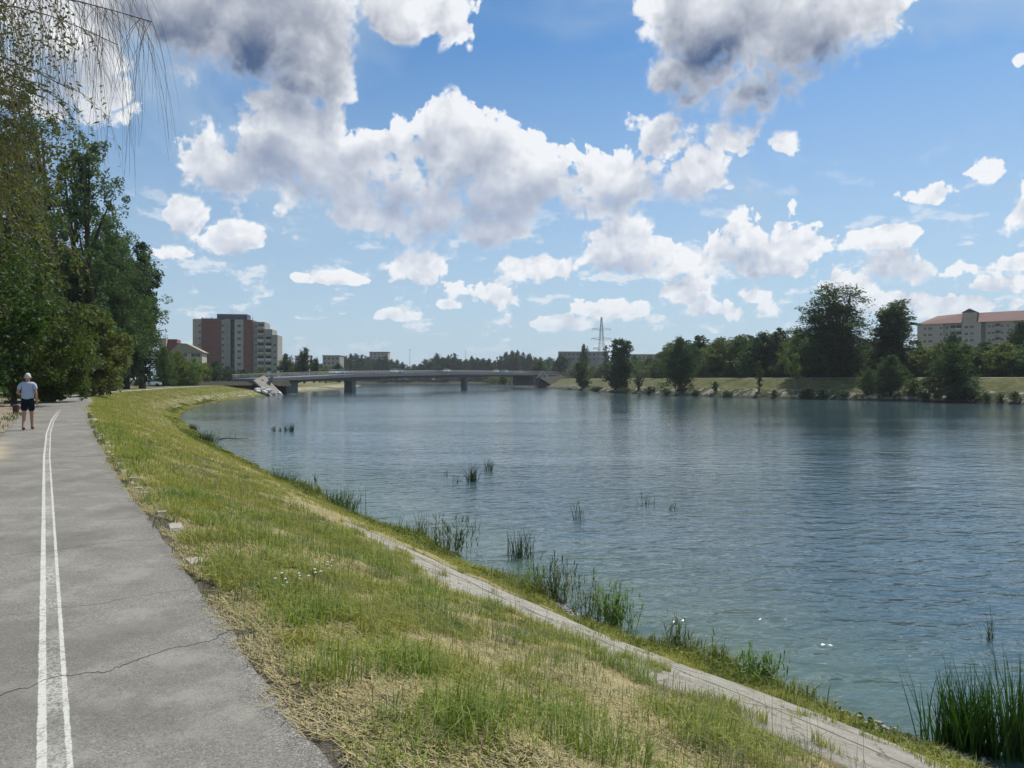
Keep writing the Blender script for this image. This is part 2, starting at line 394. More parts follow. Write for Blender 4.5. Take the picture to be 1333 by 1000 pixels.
riverbank = mesh_np('riverbank', V, Q[:, ::-1], M_bank, attrs={'t': np.concatenate(aT), 's': np.concatenate(aS)}, smooth=True)
tag(riverbank, kind='structure')

# ground behind the path and the land far away: one wide sheet under everything
def m_park():
    m, t, b = mat('park ground')
    co = t.new('ShaderNodeTexCoord').outputs['Object']
    big = t.noise(co, .35, 5, .6); fine = t.noise(co, 14, 6, .7)
    grass = t.cr(fine, [(.3, (.030, .045, .012)), (.5, (.085, .105, .03)), (.7, (.19, .19, .07))])
    dirt = t.cr(fine, [(.3, (.10, .08, .055)), (.5, (.25, .205, .15)), (.7, (.38, .33, .25))])
    near = t.new('ShaderNodeAttribute', attribute_name='dirt').outputs['Fac']
    f = t.ramp(t.m('ADD', big, t.m('MULTIPLY', near, .55)), .62, .72)
    t.set(b.inputs['Base Color'], t.mix(f, grass, dirt)); b.inputs['Roughness'].default_value = .95; b.inputs['Specular IOR Level'].default_value = .1
    t.set(b.inputs['Normal'], t.new('ShaderNodeBump', {'Height': fine, 'Strength': .7, 'Distance': .04}).outputs[0])
    return m
M_park = m_park()
offs = [0, .15, .5, 1.2, 2.5, 5, 9, 16, 30, 70, 200, 900]
dirv = np.gradient(L_, axis=0); dirv /= np.hypot(*dirv.T)[:, None]; lefts = np.column_stack([-dirv[:, 1], dirv[:, 0]])
mean_l = np.array([-.85, -.45])
V2 = []; dd = []
for o in offs:
    w_ = min(1, o / 60); lv = lefts * (1 - w_) + mean_l * w_
    XY = L_ + lv * o
    z = -.02 + (fbm(XY[:, 0] * .8, XY[:, 1] * .8, 4) - .5) * (.10 if o > .1 else 0) + (.05 if o > 1 else 0) + (.35 * min(1, max(0, o - 9) / 20))
    V2.append(np.column_stack([XY, z + 0 * XY[:, 0]])); dd.append(np.where(seg < 75, 1.0, .2) * (1 if o < 16 else 0))
I2 = np.arange(len(offs) * ni).reshape(len(offs), ni)
Q2 = np.column_stack([I2[:-1, :-1].ravel(), I2[1:, :-1].ravel(), I2[1:, 1:].ravel(), I2[:-1, 1:].ravel()])
tag(mesh_np('park_ground', np.concatenate(V2), Q2, M_park, attrs={'dirt': np.concatenate(dd)}, smooth=True), kind='structure')

# asphalt path with its two painted lines
def m_asphalt():
    m, t, b = mat('old asphalt')
    co = t.new('ShaderNodeTexCoord').outputs['Object']
    A = t.new('ShaderNodeAttribute', attribute_name='n').outputs['Fac']; S = t.new('ShaderNodeAttribute', attribute_name='s').outputs['Fac']
    grit = t.vor(co, 160, out='Color'); grit = t.new('ShaderNodeSeparateColor', {0: grit}).outputs[0]
    n1 = t.noise(co, .9, 5, .6); n2 = t.noise(co, 60, 3, .7)
    base = t.cr(t.m('ADD', t.m('MULTIPLY', grit, .45), t.m('MULTIPLY', n2, .55)), [(.18, (.098, .093, .077)), (.45, (.194, .184, .155)), (.68, (.272, .260, .223)), (.90, (.49, .475, .42))])
    base = t.mix(t.ramp(n1, .35, .7, 0, .45), base, (.120, .113, .098), 'MIX')
    base = t.mix(t.ramp(t.noise(co, 1.7, 6, .72), .47, .64, 0, .5), base, (.30, .285, .245))
    base = t.mix(t.ramp(t.noise(t.v('ADD', co, (9, 4, 0)), .55, 5, .65), .50, .60, 0, .42), base, (.105, .098, .084))
    base = t.mix(t.ramp(t.noise(co, 7, 5, .7), .55, .72, 0, .4), base, (.09, .085, .076))
    # worn loose edge
    e = t.m('SUBTRACT', 1.0, A); ew = t.m('ADD', e, t.m('MULTIPLY', t.m('SUBTRACT', t.noise(co, 5, 5, .6), .5), .12))
    base = t.mix(t.ramp(ew, .10, .0, 0, .55), base, t.cr(grit, [(.2, (.04, .04, .04)), (.6, (.12, .11, .10)), (.9, (.35, .33, .30))]))
    # cracks across the path
    wv = t.noise(t.xyz(t.m('MULTIPLY', A, 2.6), t.m('MULTIPLY', S, .2), 0.0), 1.6, 5, .65)
    cr_ = None
    for s0, wdt, k_, dark in ((4.18, .007, .78, 1), (5.97, .008, .17, .5), (8.05, .009, .25, .75), (10.9, .011, .3, .35), (15.0, .014, .2, .6), (20.5, .02, .1, .4), (28.0, .03, 0, .35), (6.9, .005, -.5, .3)):
        ln = t.m('ABSOLUTE', t.m('SUBTRACT', S, t.m('ADD', t.m('MULTIPLY_ADD', A, k_, s0), t.m('MULTIPLY', t.m('SUBTRACT', wv, .5), .55))))
        q = t.m('MULTIPLY', t.ramp(ln, wdt, wdt * .45), dark)
        cr_ = q if cr_ is None else t.m('MAXIMUM', cr_, q)
    base = t.mix(cr_, base, (.014, .013, .012))
    # painted lines
    ctr = t.m('SUBTRACT', t.new('ShaderNodeAttribute', attribute_name='m').outputs['Fac'], 0.0)
    wl = t.m('MULTIPLY', t.m('SUBTRACT', t.noise(co, 14, 4, .7), .5), .016)
    l1 = t.ramp(t.m('ADD', t.m('ABSOLUTE', t.m('SUBTRACT', ctr, -.050)), wl), .021, .016)
    l2 = t.ramp(t.m('ADD', t.m('ABSOLUTE', t.m('SUBTRACT', ctr, .048)), wl), .014, .009)
    ln = t.m('MAXIMUM', l1, l2); mid = t.ramp(t.m('ABSOLUTE', ctr), .055, .045)
    wear = t.ramp(t.m('MULTIPLY_ADD', n2, .7, t.m('MULTIPLY', t.noise(co, 9, 5, .7), .5)), .48, .60)
    ghost = t.m('MULTIPLY', t.ramp(t.noise(t.xyz(S, 0.0, 0.0), .8, 2, .5), .42, .58, .10, .60), t.ramp(n2, .42, .56))
    paint = t.m('MAXIMUM', t.m('MULTIPLY', ln, t.m('MULTIPLY_ADD', wear, .6, .36)), t.m('MULTIPLY', mid, ghost))
    paint = t.m('MULTIPLY', paint, t.ramp(S, 36, 50, 1, 0)); paint = t.m('MULTIPLY', paint, t.m('SUBTRACT', 1.0, t.m('MULTIPLY', cr_, .8)))
    base = t.mix(t.m('MULTIPLY', paint, .80), base, (.62, .61, .54))
    # sand blown over the left edge further on
    sd = t.m('MULTIPLY', t.ramp(A, .30, .05), t.m('MULTIPLY', t.ramp(S, 14, 18), t.ramp(S, 26, 20)))
    sd = t.m('MULTIPLY', sd, t.ramp(t.noise(co, 1.2, 4, .6), .4, .5))
    base = t.mix(t.m('MULTIPLY', sd, .85), base, (.46, .38, .25))
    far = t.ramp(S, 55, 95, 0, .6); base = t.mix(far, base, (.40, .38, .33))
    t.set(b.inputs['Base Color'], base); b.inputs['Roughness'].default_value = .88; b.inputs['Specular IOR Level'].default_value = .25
    h = t.m('SUBTRACT', t.m('ADD', t.m('MULTIPLY', grit, .5), t.m('MULTIPLY', n2, .5)), t.m('MULTIPLY', cr_, 2.0))
    t.set(b.inputs['Normal'], t.new('ShaderNodeBump', {'Height': h, 'Strength': .55, 'Distance': .006}).outputs[0])
    return m
M_asph = m_asphalt()
ns = np.linspace(0, 1, 41); V3 = []; aN = []; aM = []; aS3 = []
wPath = np.hypot(*(R_ - L_).T)
Lx, Rx = L_ - (R_ - L_) * 0.02, R_
for n in ns:
    t = n + (fbm(seg * 2.2, seg * 0 + n, 12, 5) - .5) * (.10 if n == 1 else .05 if n == 0 else 0)
    XY = Lx * (1 - t[:, None]) + Rx * t[:, None] if isinstance(t, np.ndarray) else Lx * (1 - t) + Rx * t
    z = .012 + .012 * math.sin(n * math.pi) - (.03 if n in (0, 1) else 0)
    V3.append(np.column_stack([XY, np.full(len(seg), z)])); aN.append(t + 0 * seg); aM.append(XY @ NRM - np.interp(seg, [-30, 18, 26, 34, 42, 50, 58], [.04, .04, .10, .27, .55, .9, 1.25])); aS3.append(seg)
I3 = np.arange(len(ns) * ni).reshape(len(ns), ni)
Q3 = np.column_stack([I3[:-1, :-1].ravel(), I3[:-1, 1:].ravel(), I3[1:, 1:].ravel(), I3[1:, :-1].ravel()])
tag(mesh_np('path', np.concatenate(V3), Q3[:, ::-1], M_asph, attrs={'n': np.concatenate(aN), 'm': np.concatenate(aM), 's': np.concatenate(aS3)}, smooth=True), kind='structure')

# ---------------------------------------------------------------- right bank (levee on the other side)
RB = [(112,-160),(112,-60),(111,20),(107,75),(101,105),(89.5,130),(76.5,154),(59,174),(41,214),(28,285),(17,400),(10,470),(6,560),(2,650)]
cRB = catmull(RB, 14); sg = np.concatenate([[0], np.cumsum(np.hypot(*np.diff(cRB, axis=0).T))])
ii = np.arange(0, len(cRB) - 1, .35); cRB2 = samp(cRB, ii); sg2 = np.interp(ii, np.arange(len(sg)), sg)
dv = np.gradient(cRB2, axis=0); dv /= np.hypot(*dv.T)[:, None]; nr = np.column_stack([dv[:, 1], -dv[:, 0]])
prof = [(-30, -4.5), (-3, -3.3), (-.5, -2.9), (0, -2.78), (.5, -2.5), (1.2, -2.0), (2.6, -1.35), (4.2, -.75), (4.8, -.68), (6.0, -.35), (8, .35), (10, 1.1), (12, 1.75), (13, 1.95), (14, 2.0), (17, 2.02), (20, 1.9), (30, 1.2), (60, 1.0), (160, 1.0), (1200, 1.0)]
V4 = []; aT4 = []; aS4 = []
for o, z in prof:
    w_ = min(1, o / 200) if o > 0 else 0
    XY = cRB2 + (nr * (1 - w_) + np.array([.9, .35]) * w_) * (o + (fbm(sg2 / 4, sg2 * 0 + o * .1, 8) - .5)[:, None] * (1.6 if -1 < o < 5 else 0))
    zz = z + (fbm(XY[:, 0] * .6, XY[:, 1] * .6, 8) - .5) * (.5 if 0 <= o < 5 else .15 if o < 13 else .04)
    V4.append(np.column_stack([XY, zz])); aT4.append(np.full(len(ii), o)); aS4.append(sg2)
I4 = np.arange(len(prof) * len(ii)).reshape(len(prof), len(ii))
Q4 = np.column_stack([I4[:-1, :-1].ravel(), I4[:-1, 1:].ravel(), I4[1:, 1:].ravel(), I4[1:, :-1].ravel()])
def m_levee():
    m, t, b = mat('levee grass')
    co = t.new('ShaderNodeTexCoord').outputs['Object']
    O = t.new('ShaderNodeAttribute', attribute_name='o').outputs['Fac']; S = t.new('ShaderNodeAttribute', attribute_name='s').outputs['Fac']
    n = t.noise(co, 1.6, 6, .65); n2 = t.noise(co, .3, 4, .6)
    g = t.cr(t.m('ADD', t.m('MULTIPLY', n, .6), t.m('MULTIPLY', n2, .4)), [(.32, (.045, .055, .018)), (.5, (.105, .108, .042)), (.66, (.20, .185, .085))])
    st = t.cr(t.noise(co, 1.1, 6, .7), [(.3, (.09, .085, .06)), (.5, (.24, .225, .18)), (.7, (.42, .40, .33))])
    jn = t.m('ABSOLUTE', t.m('SUBTRACT', t.m('FRACT', t.m('MULTIPLY', S, .22)), .5)); st = t.mix(t.ramp(jn, .46, .49), st, (.05, .05, .03))
    veg = t.ramp(t.noise(co, .42, 5, .65), .42, .53)
    st = t.mix(veg, st, t.cr(n, [(.3, (.02, .028, .01)), (.7, (.09, .10, .035))]))
    base = t.mix(t.ramp(O, 4.9, 4.5), g, st)
    base = t.mix(t.m('MULTIPLY', t.ramp(O, 12.9, 13.6), t.ramp(O, 18.4, 17.6)), base, (.34, .33, .30))
    base = t.mix(t.ramp(O, .9, .3), base, (.05, .048, .035))
    t.set(b.inputs['Base Color'], base); b.inputs['Roughness'].default_value = .95; b.inputs['Specular IOR Level'].default_value = .1
    t.set(b.inputs['Normal'], t.new('ShaderNodeBump', {'Height': t.noise(co, 3, 6, .7), 'Strength': .8, 'Distance': .3}).outputs[0])
    return m
M_levee = m_levee()
tag(mesh_np('far_levee', np.concatenate(V4), Q4[:, ::-1], M_levee, attrs={'o': np.concatenate(aT4), 's': np.concatenate(aS4)}, smooth=True), kind='structure')
# low land closing the far end of the river and everything to the horizon
g = MB(); g.add([(-4000, 640, -2.5), (4000, 640, -2.5), (4000, 655, .5), (-4000, 655, .5), (4000, 2600, 1.0), (-4000, 2600, 1.0)], [(0, 1, 2, 3), (3, 2, 4, 5)])
tag(g.build('distant_ground', M_levee), kind='structure')
g = MB(); g.add([(-4500, -1500, -5.2), (4500, -1500, -5.2), (4500, 2650, -5.2), (-4500, 2650, -5.2)], [(0, 1, 2, 3)])
tag(g.build('riverbed', simple('river mud', (.05, .05, .035), .9)), kind='structure')

# ---------------------------------------------------------------- water
def m_water():
    m, t, b = mat('river water')
    geo = t.new('ShaderNodeNewGeometry').outputs['Position']
    sep = t.new('ShaderNodeSeparateXYZ', {0: geo}).outputs
    p = t.v('MULTIPLY', geo, (1, 1, 0))
    rot = t.new('ShaderNodeVectorRotate', {'Vector': p, 'Angle': R(8)}, rotation_type='Z_AXIS').outputs[0]
    st = t.v('MULTIPLY', rot, (.42, 1.0, 1))
    w1 = t.noise(st, 1.15, 3, .55, .5); w2 = t.noise(st, 4.2, 4, .6, .6)
    rot2 = t.new('ShaderNodeVectorRotate', {'Vector': p, 'Angle': R(-24)}, rotation_type='Z_AXIS').outputs[0]
    w3 = t.noise(t.v('MULTIPLY', rot2, (.5, 1.1, 1)), 2.1, 3, .5, .4)
    gust = t.ramp(t.noise(t.v('MULTIPLY', p, (.6, 1.5, 1)), .035, 4, .6), .38, .62, .55, 1.15)
    h = t.m('ADD', t.m('ADD', t.m('MULTIPLY', w1, .50), t.m('MULTIPLY', w2, .11)), t.m('MULTIPLY', w3, .40))
    h = t.m('MULTIPLY', h, gust)
    bump = t.new('ShaderNodeBump', {'Height': h, 'Strength': 1.0, 'Distance': .24}).outputs[0]
    t.set(bump.node.inputs['Distance'], t.ramp(t.v('LENGTH', geo, out=1), 10, 110, .22, .055, smooth=False)); t.set(b.inputs['Normal'], bump)
    dist = t.new('ShaderNodeAttribute', attribute_name='shore').outputs['Fac']
    murk = t.noise(p, .22, 4, .6)
    deep = t.mix(murk, (.034, .066, .080), (.046, .084, .092))
    shal = t.mix(t.noise(p, 1.4, 5, .65), (.045, .085, .075), (.090, .130, .105))
    t.set(b.inputs['Base Color'], t.mix(t.ramp(dist, 6.0, .2), deep, shal))
    dcam = t.v('LENGTH', geo, out=1)
    t.set(b.inputs['Roughness'], t.ramp(dcam, 15, 140, .04, .11)); b.inputs['IOR'].default_value = 1.333; b.inputs['Specular IOR Level'].default_value = .9
    return m
M_water = m_water()
# rows of the water sheet: dense near this shore so that the attribute can tell the shallows
wo = [-.6, .3, 1, 2, 3.5, 6, 10]
V5 = []; a5 = []
wn = np.gradient(W_, axis=0); wn /= np.hypot(*wn.T)[:, None]; wn = np.column_stack([wn[:, 1], -wn[:, 0]])
w_far = np.array([(330.0, y) for y in np.linspace(-400, 640, ni)])
xs = np.concatenate([-np.geomspace(3000, 30, 14), np.arange(-25, 26, 1.2), np.geomspace(30, 3000, 14)])
ys = np.concatenate([[-1200, -300, -100, -40], np.arange(-25, 62, 1.2), np.geomspace(64, 645, 26)])
GX, GY = np.meshgrid(xs, ys)
dst = np.full(GX.shape, 1e9); Ws = W_[::6]
for w in Ws: dst = np.minimum(dst, np.hypot(GX - w[0], GY - w[1]))
I5 = np.arange(GX.size).reshape(GX.shape)
Q5 = np.column_stack([I5[:-1, :-1].ravel(), I5[:-1, 1:].ravel(), I5[1:, 1:].ravel(), I5[1:, :-1].ravel()])
tag(mesh_np('river_water', np.column_stack([GX.ravel(), GY.ravel(), np.full(GX.size, WZ)]), Q5, M_water, attrs={'shore': dst.ravel()}), kind='structure')
# ================================================================ vegetation
def m_leaf(name, rough=.6, trans=.44, jitter=.35):
    """leaf surface: the object's own colour, varied leaf by leaf, letting some light through"""
    m = bpy.data.materials.new(name); m.use_nodes = True; t = NT(m.node_tree); t.n.clear()
    oc = t.new('ShaderNodeObjectInfo').outputs['Color']
    c = t.new('ShaderNodeAttribute', attribute_name='c').outputs['Fac']
    y = t.mix(t.ramp(c, .55, 1.0, 0, .42), oc, t.mix(1.0, oc, (1.9, 1.55, .9), 'MULTIPLY'))
    y = t.mix(t.ramp(c, .45, 0.0, 0, .55), y, t.mix(1.0, oc, (.55, .62, .6), 'MULTIPLY'))
    d = t.new('ShaderNodeBsdfPrincipled', {'Base Color': y, 'Roughness': rough, 'Specular IOR Level': .35})
    tr = t.new('ShaderNodeBsdfTranslucent', {'Color': t.mix(1.0, y, (1.15, 1.3, .55), 'MULTIPLY')})
    mx = t.new('ShaderNodeMixShader', {0: trans, 1: d.outputs[0], 2: tr.outputs[0]})
    t.new('ShaderNodeOutputMaterial', {0: mx.outputs[0]})
    return m
M_leaf = m_leaf('leaf')
M_grass = m_leaf('grass blade', .7, .30)
M_bark = simple('bark', (.085, .068, .05), .9, .1, .5, 4, .8)
M_bark_pale = simple('pale bark', (.20, .18, .15), .9, .1, .4, 4, .6)

def leaf_quads(P, size, rg, normal=None, flat=0.0, aspect=.55, c=None):
    """a pointed leaf-shaped face at every point"""
    n = len(P)
    d = rg.normal(size=(n, 3)); d /= np.linalg.norm(d, axis=1)[:, None]
    if normal is not None: d = d * (1 - flat) + normal * flat
    a = np.cross(d, rg.normal(size=(n, 3))); a /= np.linalg.norm(a, axis=1)[:, None]
    b = np.cross(d, a); b /= np.linalg.norm(b, axis=1)[:, None]
    s = size * rg.uniform(.6, 1.35, n)[:, None]
    v = np.stack([P - a * s * .5, P + b * s * aspect * .5 - a * s * .05, P + a * s * .5, P - b * s * aspect * .5 + a * s * .08], 1).reshape(-1, 3)
    f = np.arange(n * 4).reshape(n, 4)
    cc = np.repeat(rg.uniform(0, 1, n) if c is None else np.clip(c + rg.normal(size=n) * .18, 0, 1), 4)
    return v, f, cc
def crown_points(rg, lobes, per, shell=.33, thr=.0, sub=7, subr=.36):
    """leaf positions: each lobe is broken into smaller clumps near its surface"""
    out = []; cl = []
    tot = sum((l[1][0] * l[1][1] * l[1][2]) ** .667 for l in lobes)
    for c, r in lobes:
        c = np.array(c); r = np.array(r); n = int(per * (r[0] * r[1] * r[2]) ** .667 / tot)
        k_ = max(4, sub)
        d = rg.normal(size=(k_, 3)); d /= np.linalg.norm(d, axis=1)[:, None]
        cc = c + d * r * rg.uniform(.45, 1.0, (k_, 1)); sr = subr * rg.uniform(.6, 1.25, k_)
        w = rg.integers(0, k_, n)
        e = rg.normal(size=(n, 3)); e /= np.linalg.norm(e, axis=1)[:, None]
        p = cc[w] + e * r * (sr[w] * rg.uniform(0, 1, n) ** shell)[:, None]
        out.append(p); cl.append(rg.uniform(.2, .8, k_)[w])
    return np.concatenate(out), np.concatenate(cl)
def env(kind, u):
    """crown half-width at relative height u"""
    if kind == 'broad': return math.sin(math.pi * min(1, (u * .92 + .10))) ** .62
    if kind == 'column': return (math.sin(math.pi * min(1, u * .93 + .06))) ** .5
    if kind == 'cone': return max(.05, (1 - u) ** .75 * min(1, u * 6 + .3))
    return math.sin(math.pi * min(1, u * .8 + .22)) ** .6       # bush
def make_tree(name, h, w, kind='broad', seed=0, n=9000, leaf=.42, base=.22, lobes=30, stems=1, gap=1.0, subr=.36, ragged=.25, bark=None, lean=0.0):
    rg = np.random.default_rng(seed); rd = random.Random(seed)
    root = empty(name, (0, 0, 0))
    L = []; tips = []
    tops = [(0, 0, 1.0)] if stems == 1 else [(rd.uniform(-.5, .5) * w * .55, rd.uniform(-.4, .4) * w * .5, rd.uniform(.78, 1.0)) for _ in range(stems)]
    if stems > 1: tops[0] = (tops[0][0], tops[0][1], 1.0)
    for i in range(lobes):
        sx, sy, sh = tops[i % len(tops)]
        u = (i + .5) / lobes; u = u ** (.85 if kind != 'cone' else 1.3)
        hh = h * sh; z = h * base + u * (hh - h * base)
        rr = env(kind, u) * w * .5 * (1 if stems == 1 else .55)
        a = i * 2.399 + rd.uniform(-.4, .4); q = rr * rd.uniform(.25, 1.0) * (1 + rd.uniform(-ragged, ragged))
        lr = max(.10 * w, rr * rd.uniform(.34, .55)) * (1 if kind != 'column' else .9)
        c = (sx * min(1, u * 1.6) + math.cos(a) * max(0, q - lr * .45), sy * min(1, u * 1.6) + math.sin(a) * max(0, q - lr * .45), min(z, hh - lr * .55))
        L.append((c, (lr, lr, lr * rd.uniform(.7, 1.15) * (1.5 if kind == 'column' else 1.0)))); tips.append(c)
    P, cl = crown_points(rg, L, n, sub=8, subr=subr * gap)
    P[:, 2] = np.maximum(P[:, 2], .02 * h)
    v, f, c = leaf_quads(P, leaf, rg, c=cl)
    mesh_np('crown', v, f, M_leaf, root, {'c': c})
    t = MB(); r0 = max(.04, h * .016)
    for sx, sy, sh in tops:
        pts = [(sx * q * 1.1 + math.sin(q * 5 + seed) * .02 * w + lean * q * q * h * .1, sy * q * 1.1 + math.cos(q * 4) * .02 * w, h * sh * .9 * q - (.25 if q == 0 else 0)) for q in (0, .12, .3, .5, .7, .88, 1)]
        t.tube(pts, [r0 * 1.3, r0, r0 * .85, r0 * .62, r0 * .42, r0 * .25, r0 * .1], 7)
    for i, c in enumerate(tips):
        if i % 2 == 0 or len(tips) < 24:
            z0 = max(h * base * .7, c[2] - .22 * h); sx, sy, sh = tops[i % len(tops)]; q = min(1, z0 / (h * sh))
            a = Vector((sx * q, sy * q, z0)); b = Vector(c); mid = a.lerp(b, .5) + Vector((0, 0, .02 * h))
            t.tube([a, mid, b], [r0 * .38, r0 * .22, r0 * .07], 5)
    t.build('trunk', bark or M_bark, root, True)
    return root
PROTO = {}
def proto(key):
    if key in PROTO: return PROTO[key]
    a = {
     'broad1': dict(h=12, w=11, seed=1, n=11000, leaf=.40, lobes=34), 'broad2': dict(h=12, w=9, seed=2, n=10000, leaf=.40, lobes=30, base=.16),
     'broad3': dict(h=12, w=12, seed=3, n=11000, leaf=.42, lobes=38, ragged=.4), 'full': dict(h=12, w=10, seed=11, n=15000, leaf=.38, lobes=60, base=.04, subr=.45),
     'bush1': dict(h=4, w=5, kind='bush', seed=4, n=5000, leaf=.20, lobes=22, base=.03), 'bush2': dict(h=4, w=4.4, kind='bush', seed=5, n=5000, leaf=.20, lobes=20, base=.03, ragged=.4),
     'column': dict(h=24, w=6.6, kind='column', seed=6, n=26000, leaf=.34, lobes=70, base=.03, subr=.5), 'feather': dict(h=20, w=13, kind='broad', seed=7, n=30000, leaf=.32, lobes=120, base=.03, stems=7, subr=.62, gap=1.0),
     'feather2': dict(h=18, w=9, kind='broad', seed=8, n=24000, leaf=.32, lobes=90, base=.03, stems=4, subr=.6, gap=1.0),
     'young': dict(h=5, w=5.5, kind='broad', seed=9, n=3200, leaf=.20, lobes=18, base=.36, stems=2, bark=M_bark_pale), 'slim': dict(h=5, w=1.5, kind='column', seed=10, n=1700, leaf=.20, lobes=16, base=.08),
     'wisp': dict(h=6, w=5.5, kind='broad', seed=12, n=2200, leaf=.20, lobes=22, base=.12, stems=5, gap=.7), 'upright': dict(h=9, w=6, kind='bush', seed=13, n=16000, leaf=.24, lobes=70, base=.05, stems=5, subr=.6),
    }[key]
    r = make_tree('tree', **a); PROTO[key] = (r, a, [0]); return PROTO[key]
DARK = (.042, .078, .022, 1); MID = (.064, .105, .027, 1); LIGHT = (.115, .160, .034, 1); GREY = (.095, .122, .068, 1); OLIVE = (.092, .115, .032, 1); BLUE = (.040, .070, .034, 1)
def plant(key, x, y, z, h, w, color, name, label, cat='tree', group=None, rz=None):
    r, a, used = proto(key)
    o = r if not used[0] else copy_tree(r)
    used[0] = 1
    sx = w / a['w']; o.scale = (sx, sx, h / a['h']); o.location = (x, y, z)
    o.rotation_euler = (0, 0, rng_rot.uniform(0, 6.28) if rz is None else rz); o.name = name
    for ch in kids(o):
        if ch.name.startswith('crown'): ch.color = color
    tag(o, label, cat, group); return o
rng_rot = random.Random(77)

def bank_at(px, off):
    pts = cRB2 + nr * off; s = (px - 666.5) / F
    g_ = pts[:, 0] - s * pts[:, 1]; ok = np.where((g_[:-1] * g_[1:] <= 0) & (pts[:-1, 1] > 5))[0]
    if len(ok) == 0: return ps(px, 420.0), 420.0
    i = ok[0]; f = g_[i] / (g_[i] - g_[i + 1]); p = pts[i] * (1 - f) + pts[i + 1] * f
    return float(p[0]), float(p[1])
def lz(off): return float(np.interp(off, [q[0] for q in prof], [q[1] for q in prof]))
def on_bank(key, px, off, top, wpx, color, name, label, cat='tree', group=None, dbase=0.0):
    x, y = bank_at(px, off); z = lz(off) - dbase
    return plant(key, x, y, z, pz(top, y) - z, wpx / F * y, color, name, label, cat, group)
def jit(c, s):
    q = random.Random(s); a = q.uniform(.82, 1.2); b = q.uniform(.85, 1.2)
    return (c[0] * a * b, c[1] * a, c[2] * a, 1)

# ---- trees and shrubs standing right at the water's edge of the far bank
on_bank('upright', 760, 1.6, 470, 38, DARK, 'bank_tree', 'small dark tree at the far waterline, leftmost on the grassy levee', 'tree')
on_bank('upright', 803, 1.8, 441, 66, DARK, 'bank_tree', 'tall dark waterline tree with thin upright top twigs, left of the wispy tree', 'tree')
on_bank('wisp', 832, 2.4, 474, 50, GREY, 'bank_tree', 'wispy grey-green see-through tree between two dark waterline trees', 'tree')
on_bank('full', 885, 1.8, 440, 48, (.032, .062, .02, 1), 'bank_tree', 'dense dark oval tree with a short forked trunk at the far waterline', 'tree')
on_bank('bush2', 931, 2.5, 496, 14, DARK, 'shrub', 'little dark bush on the stones between the oval tree and the slim tree', 'shrub')
on_bank('slim', 988, 2.6, 470, 15, OLIVE, 'bank_tree', 'slim young columnar tree standing alone on the far stony bank', 'tree')
on_bank('young', 1037, 3.2, 460, 46, LIGHT, 'bank_tree', 'small bright green tree with two pale bare stems on the far bank', 'tree')
on_bank('bush1', 1133, 2.4, 480, 42, MID, 'shrub', 'mid green round bush left of the paired waterline bushes on the right', 'shrub')
on_bank('full', 1161, 2.0, 463, 48, DARK, 'bank_tree', 'light-topped bushy waterline tree joined to the round bush on its left', 'tree')
on_bank('bush2', 1190, 2.2, 493, 34, MID, 'shrub', 'low ragged bush between the two big waterline clumps on the right', 'shrub')
on_bank('full', 1240, 2.0, 448, 62, DARK, 'bank_tree', 'big dark spreading bushy tree hanging over the water, rightmost on the waterline', 'tree')
on_bank('bush1', 1218, 1.4, 485, 48, BLUE, 'shrub', 'dark skirt of bush against the left foot of the big overhanging tree', 'shrub')
on_bank('bush1', 1256, 1.0, 492, 60, BLUE, 'shrub', 'dark skirt of bush over the water against the right foot of the big overhanging tree', 'shrub')
gr_low = 'low weedy bushes along the far waterline'
rb = random.Random(3)
low = [(742,505,18),(777,503,30),(815,504,22),(846,503,26),(868,506,20),(905,507,16),(946,508,18),(1008,507,12),(1052,506,26),(1072,508,20),(1098,507,18),(1205,510,16),(1283,511,14),(1302,512,12),(1322,509,16)]
for i, (px, top, w) in enumerate(low):
    on_bank('bush2' if i % 2 else 'bush1', px, rb.uniform(.3, 1.2), top, w * 1.15, jit(DARK, i), 'low_bush', 'low dark weedy bush at the foot of the far stony bank', 'bush', gr_low, .2)

# ---- the belt of trees behind the levee
gr_belt = 'trees in the belt behind the far levee'
belt = [(884,23,444,62,'broad1',MID),(912,26,438,64,'broad2',DARK),(938,24,441,60,'full',MID),(965,27,437,62,'broad3',MID),(992,23,434,62,'full',DARK),(1016,27,429,58,'broad1',BLUE),(1042,24,431,62,'full',MID),(1066,27,432,52,'broad2',DARK),
 (1198,26,452,62,'full',LIGHT),(1226,24,447,60,'broad1',OLIVE),(1240,40,436,44,'full',BLUE),(1256,24,448,58,'full',MID),(1284,27,446,60,'broad2',DARK),(1308,24,447,58,'full',LIGHT),(1330,34,420,46,'broad1',BLUE),(1342,24,446,60,'full',MID),(1372,26,440,70,'broad3',MID),(1415,26,436,80,'broad1',DARK)]
for i, (px, off, top, w, key, c) in enumerate(belt):
    on_bank(key, px, off, top, w * 1.12, jit(c, i), 'belt_tree', 'leafy green tree in the tree belt behind the far levee', 'tree', gr_belt)
for i, px in enumerate(range(872, 1420, 21)):
    top = np.interp(px, [870, 1010, 1080, 1180, 1200, 1420], [449, 438, 436, 460, 458, 452]) + rb.uniform(-3, 8)
    on_bank(('full', 'broad2', 'broad3', 'full')[i % 4], px, rb.uniform(36, 46), top, 50, jit((DARK, BLUE, MID)[i % 3], i + 50), 'belt_tree', 'leafy green tree in the tree belt behind the far levee', 'tree', gr_belt)
for i, px in enumerate(range(866, 1420, 17)):
    on_bank('bush1' if i % 2 else 'bush2', px, rb.uniform(20.5, 22), rb.uniform(470, 479), 34, jit((DARK, BLUE, DARK)[i % 3], i + 90), 'undergrowth_bush', 'dark undergrowth bush under the belt trees behind the far levee', 'bush', 'undergrowth behind the far levee')
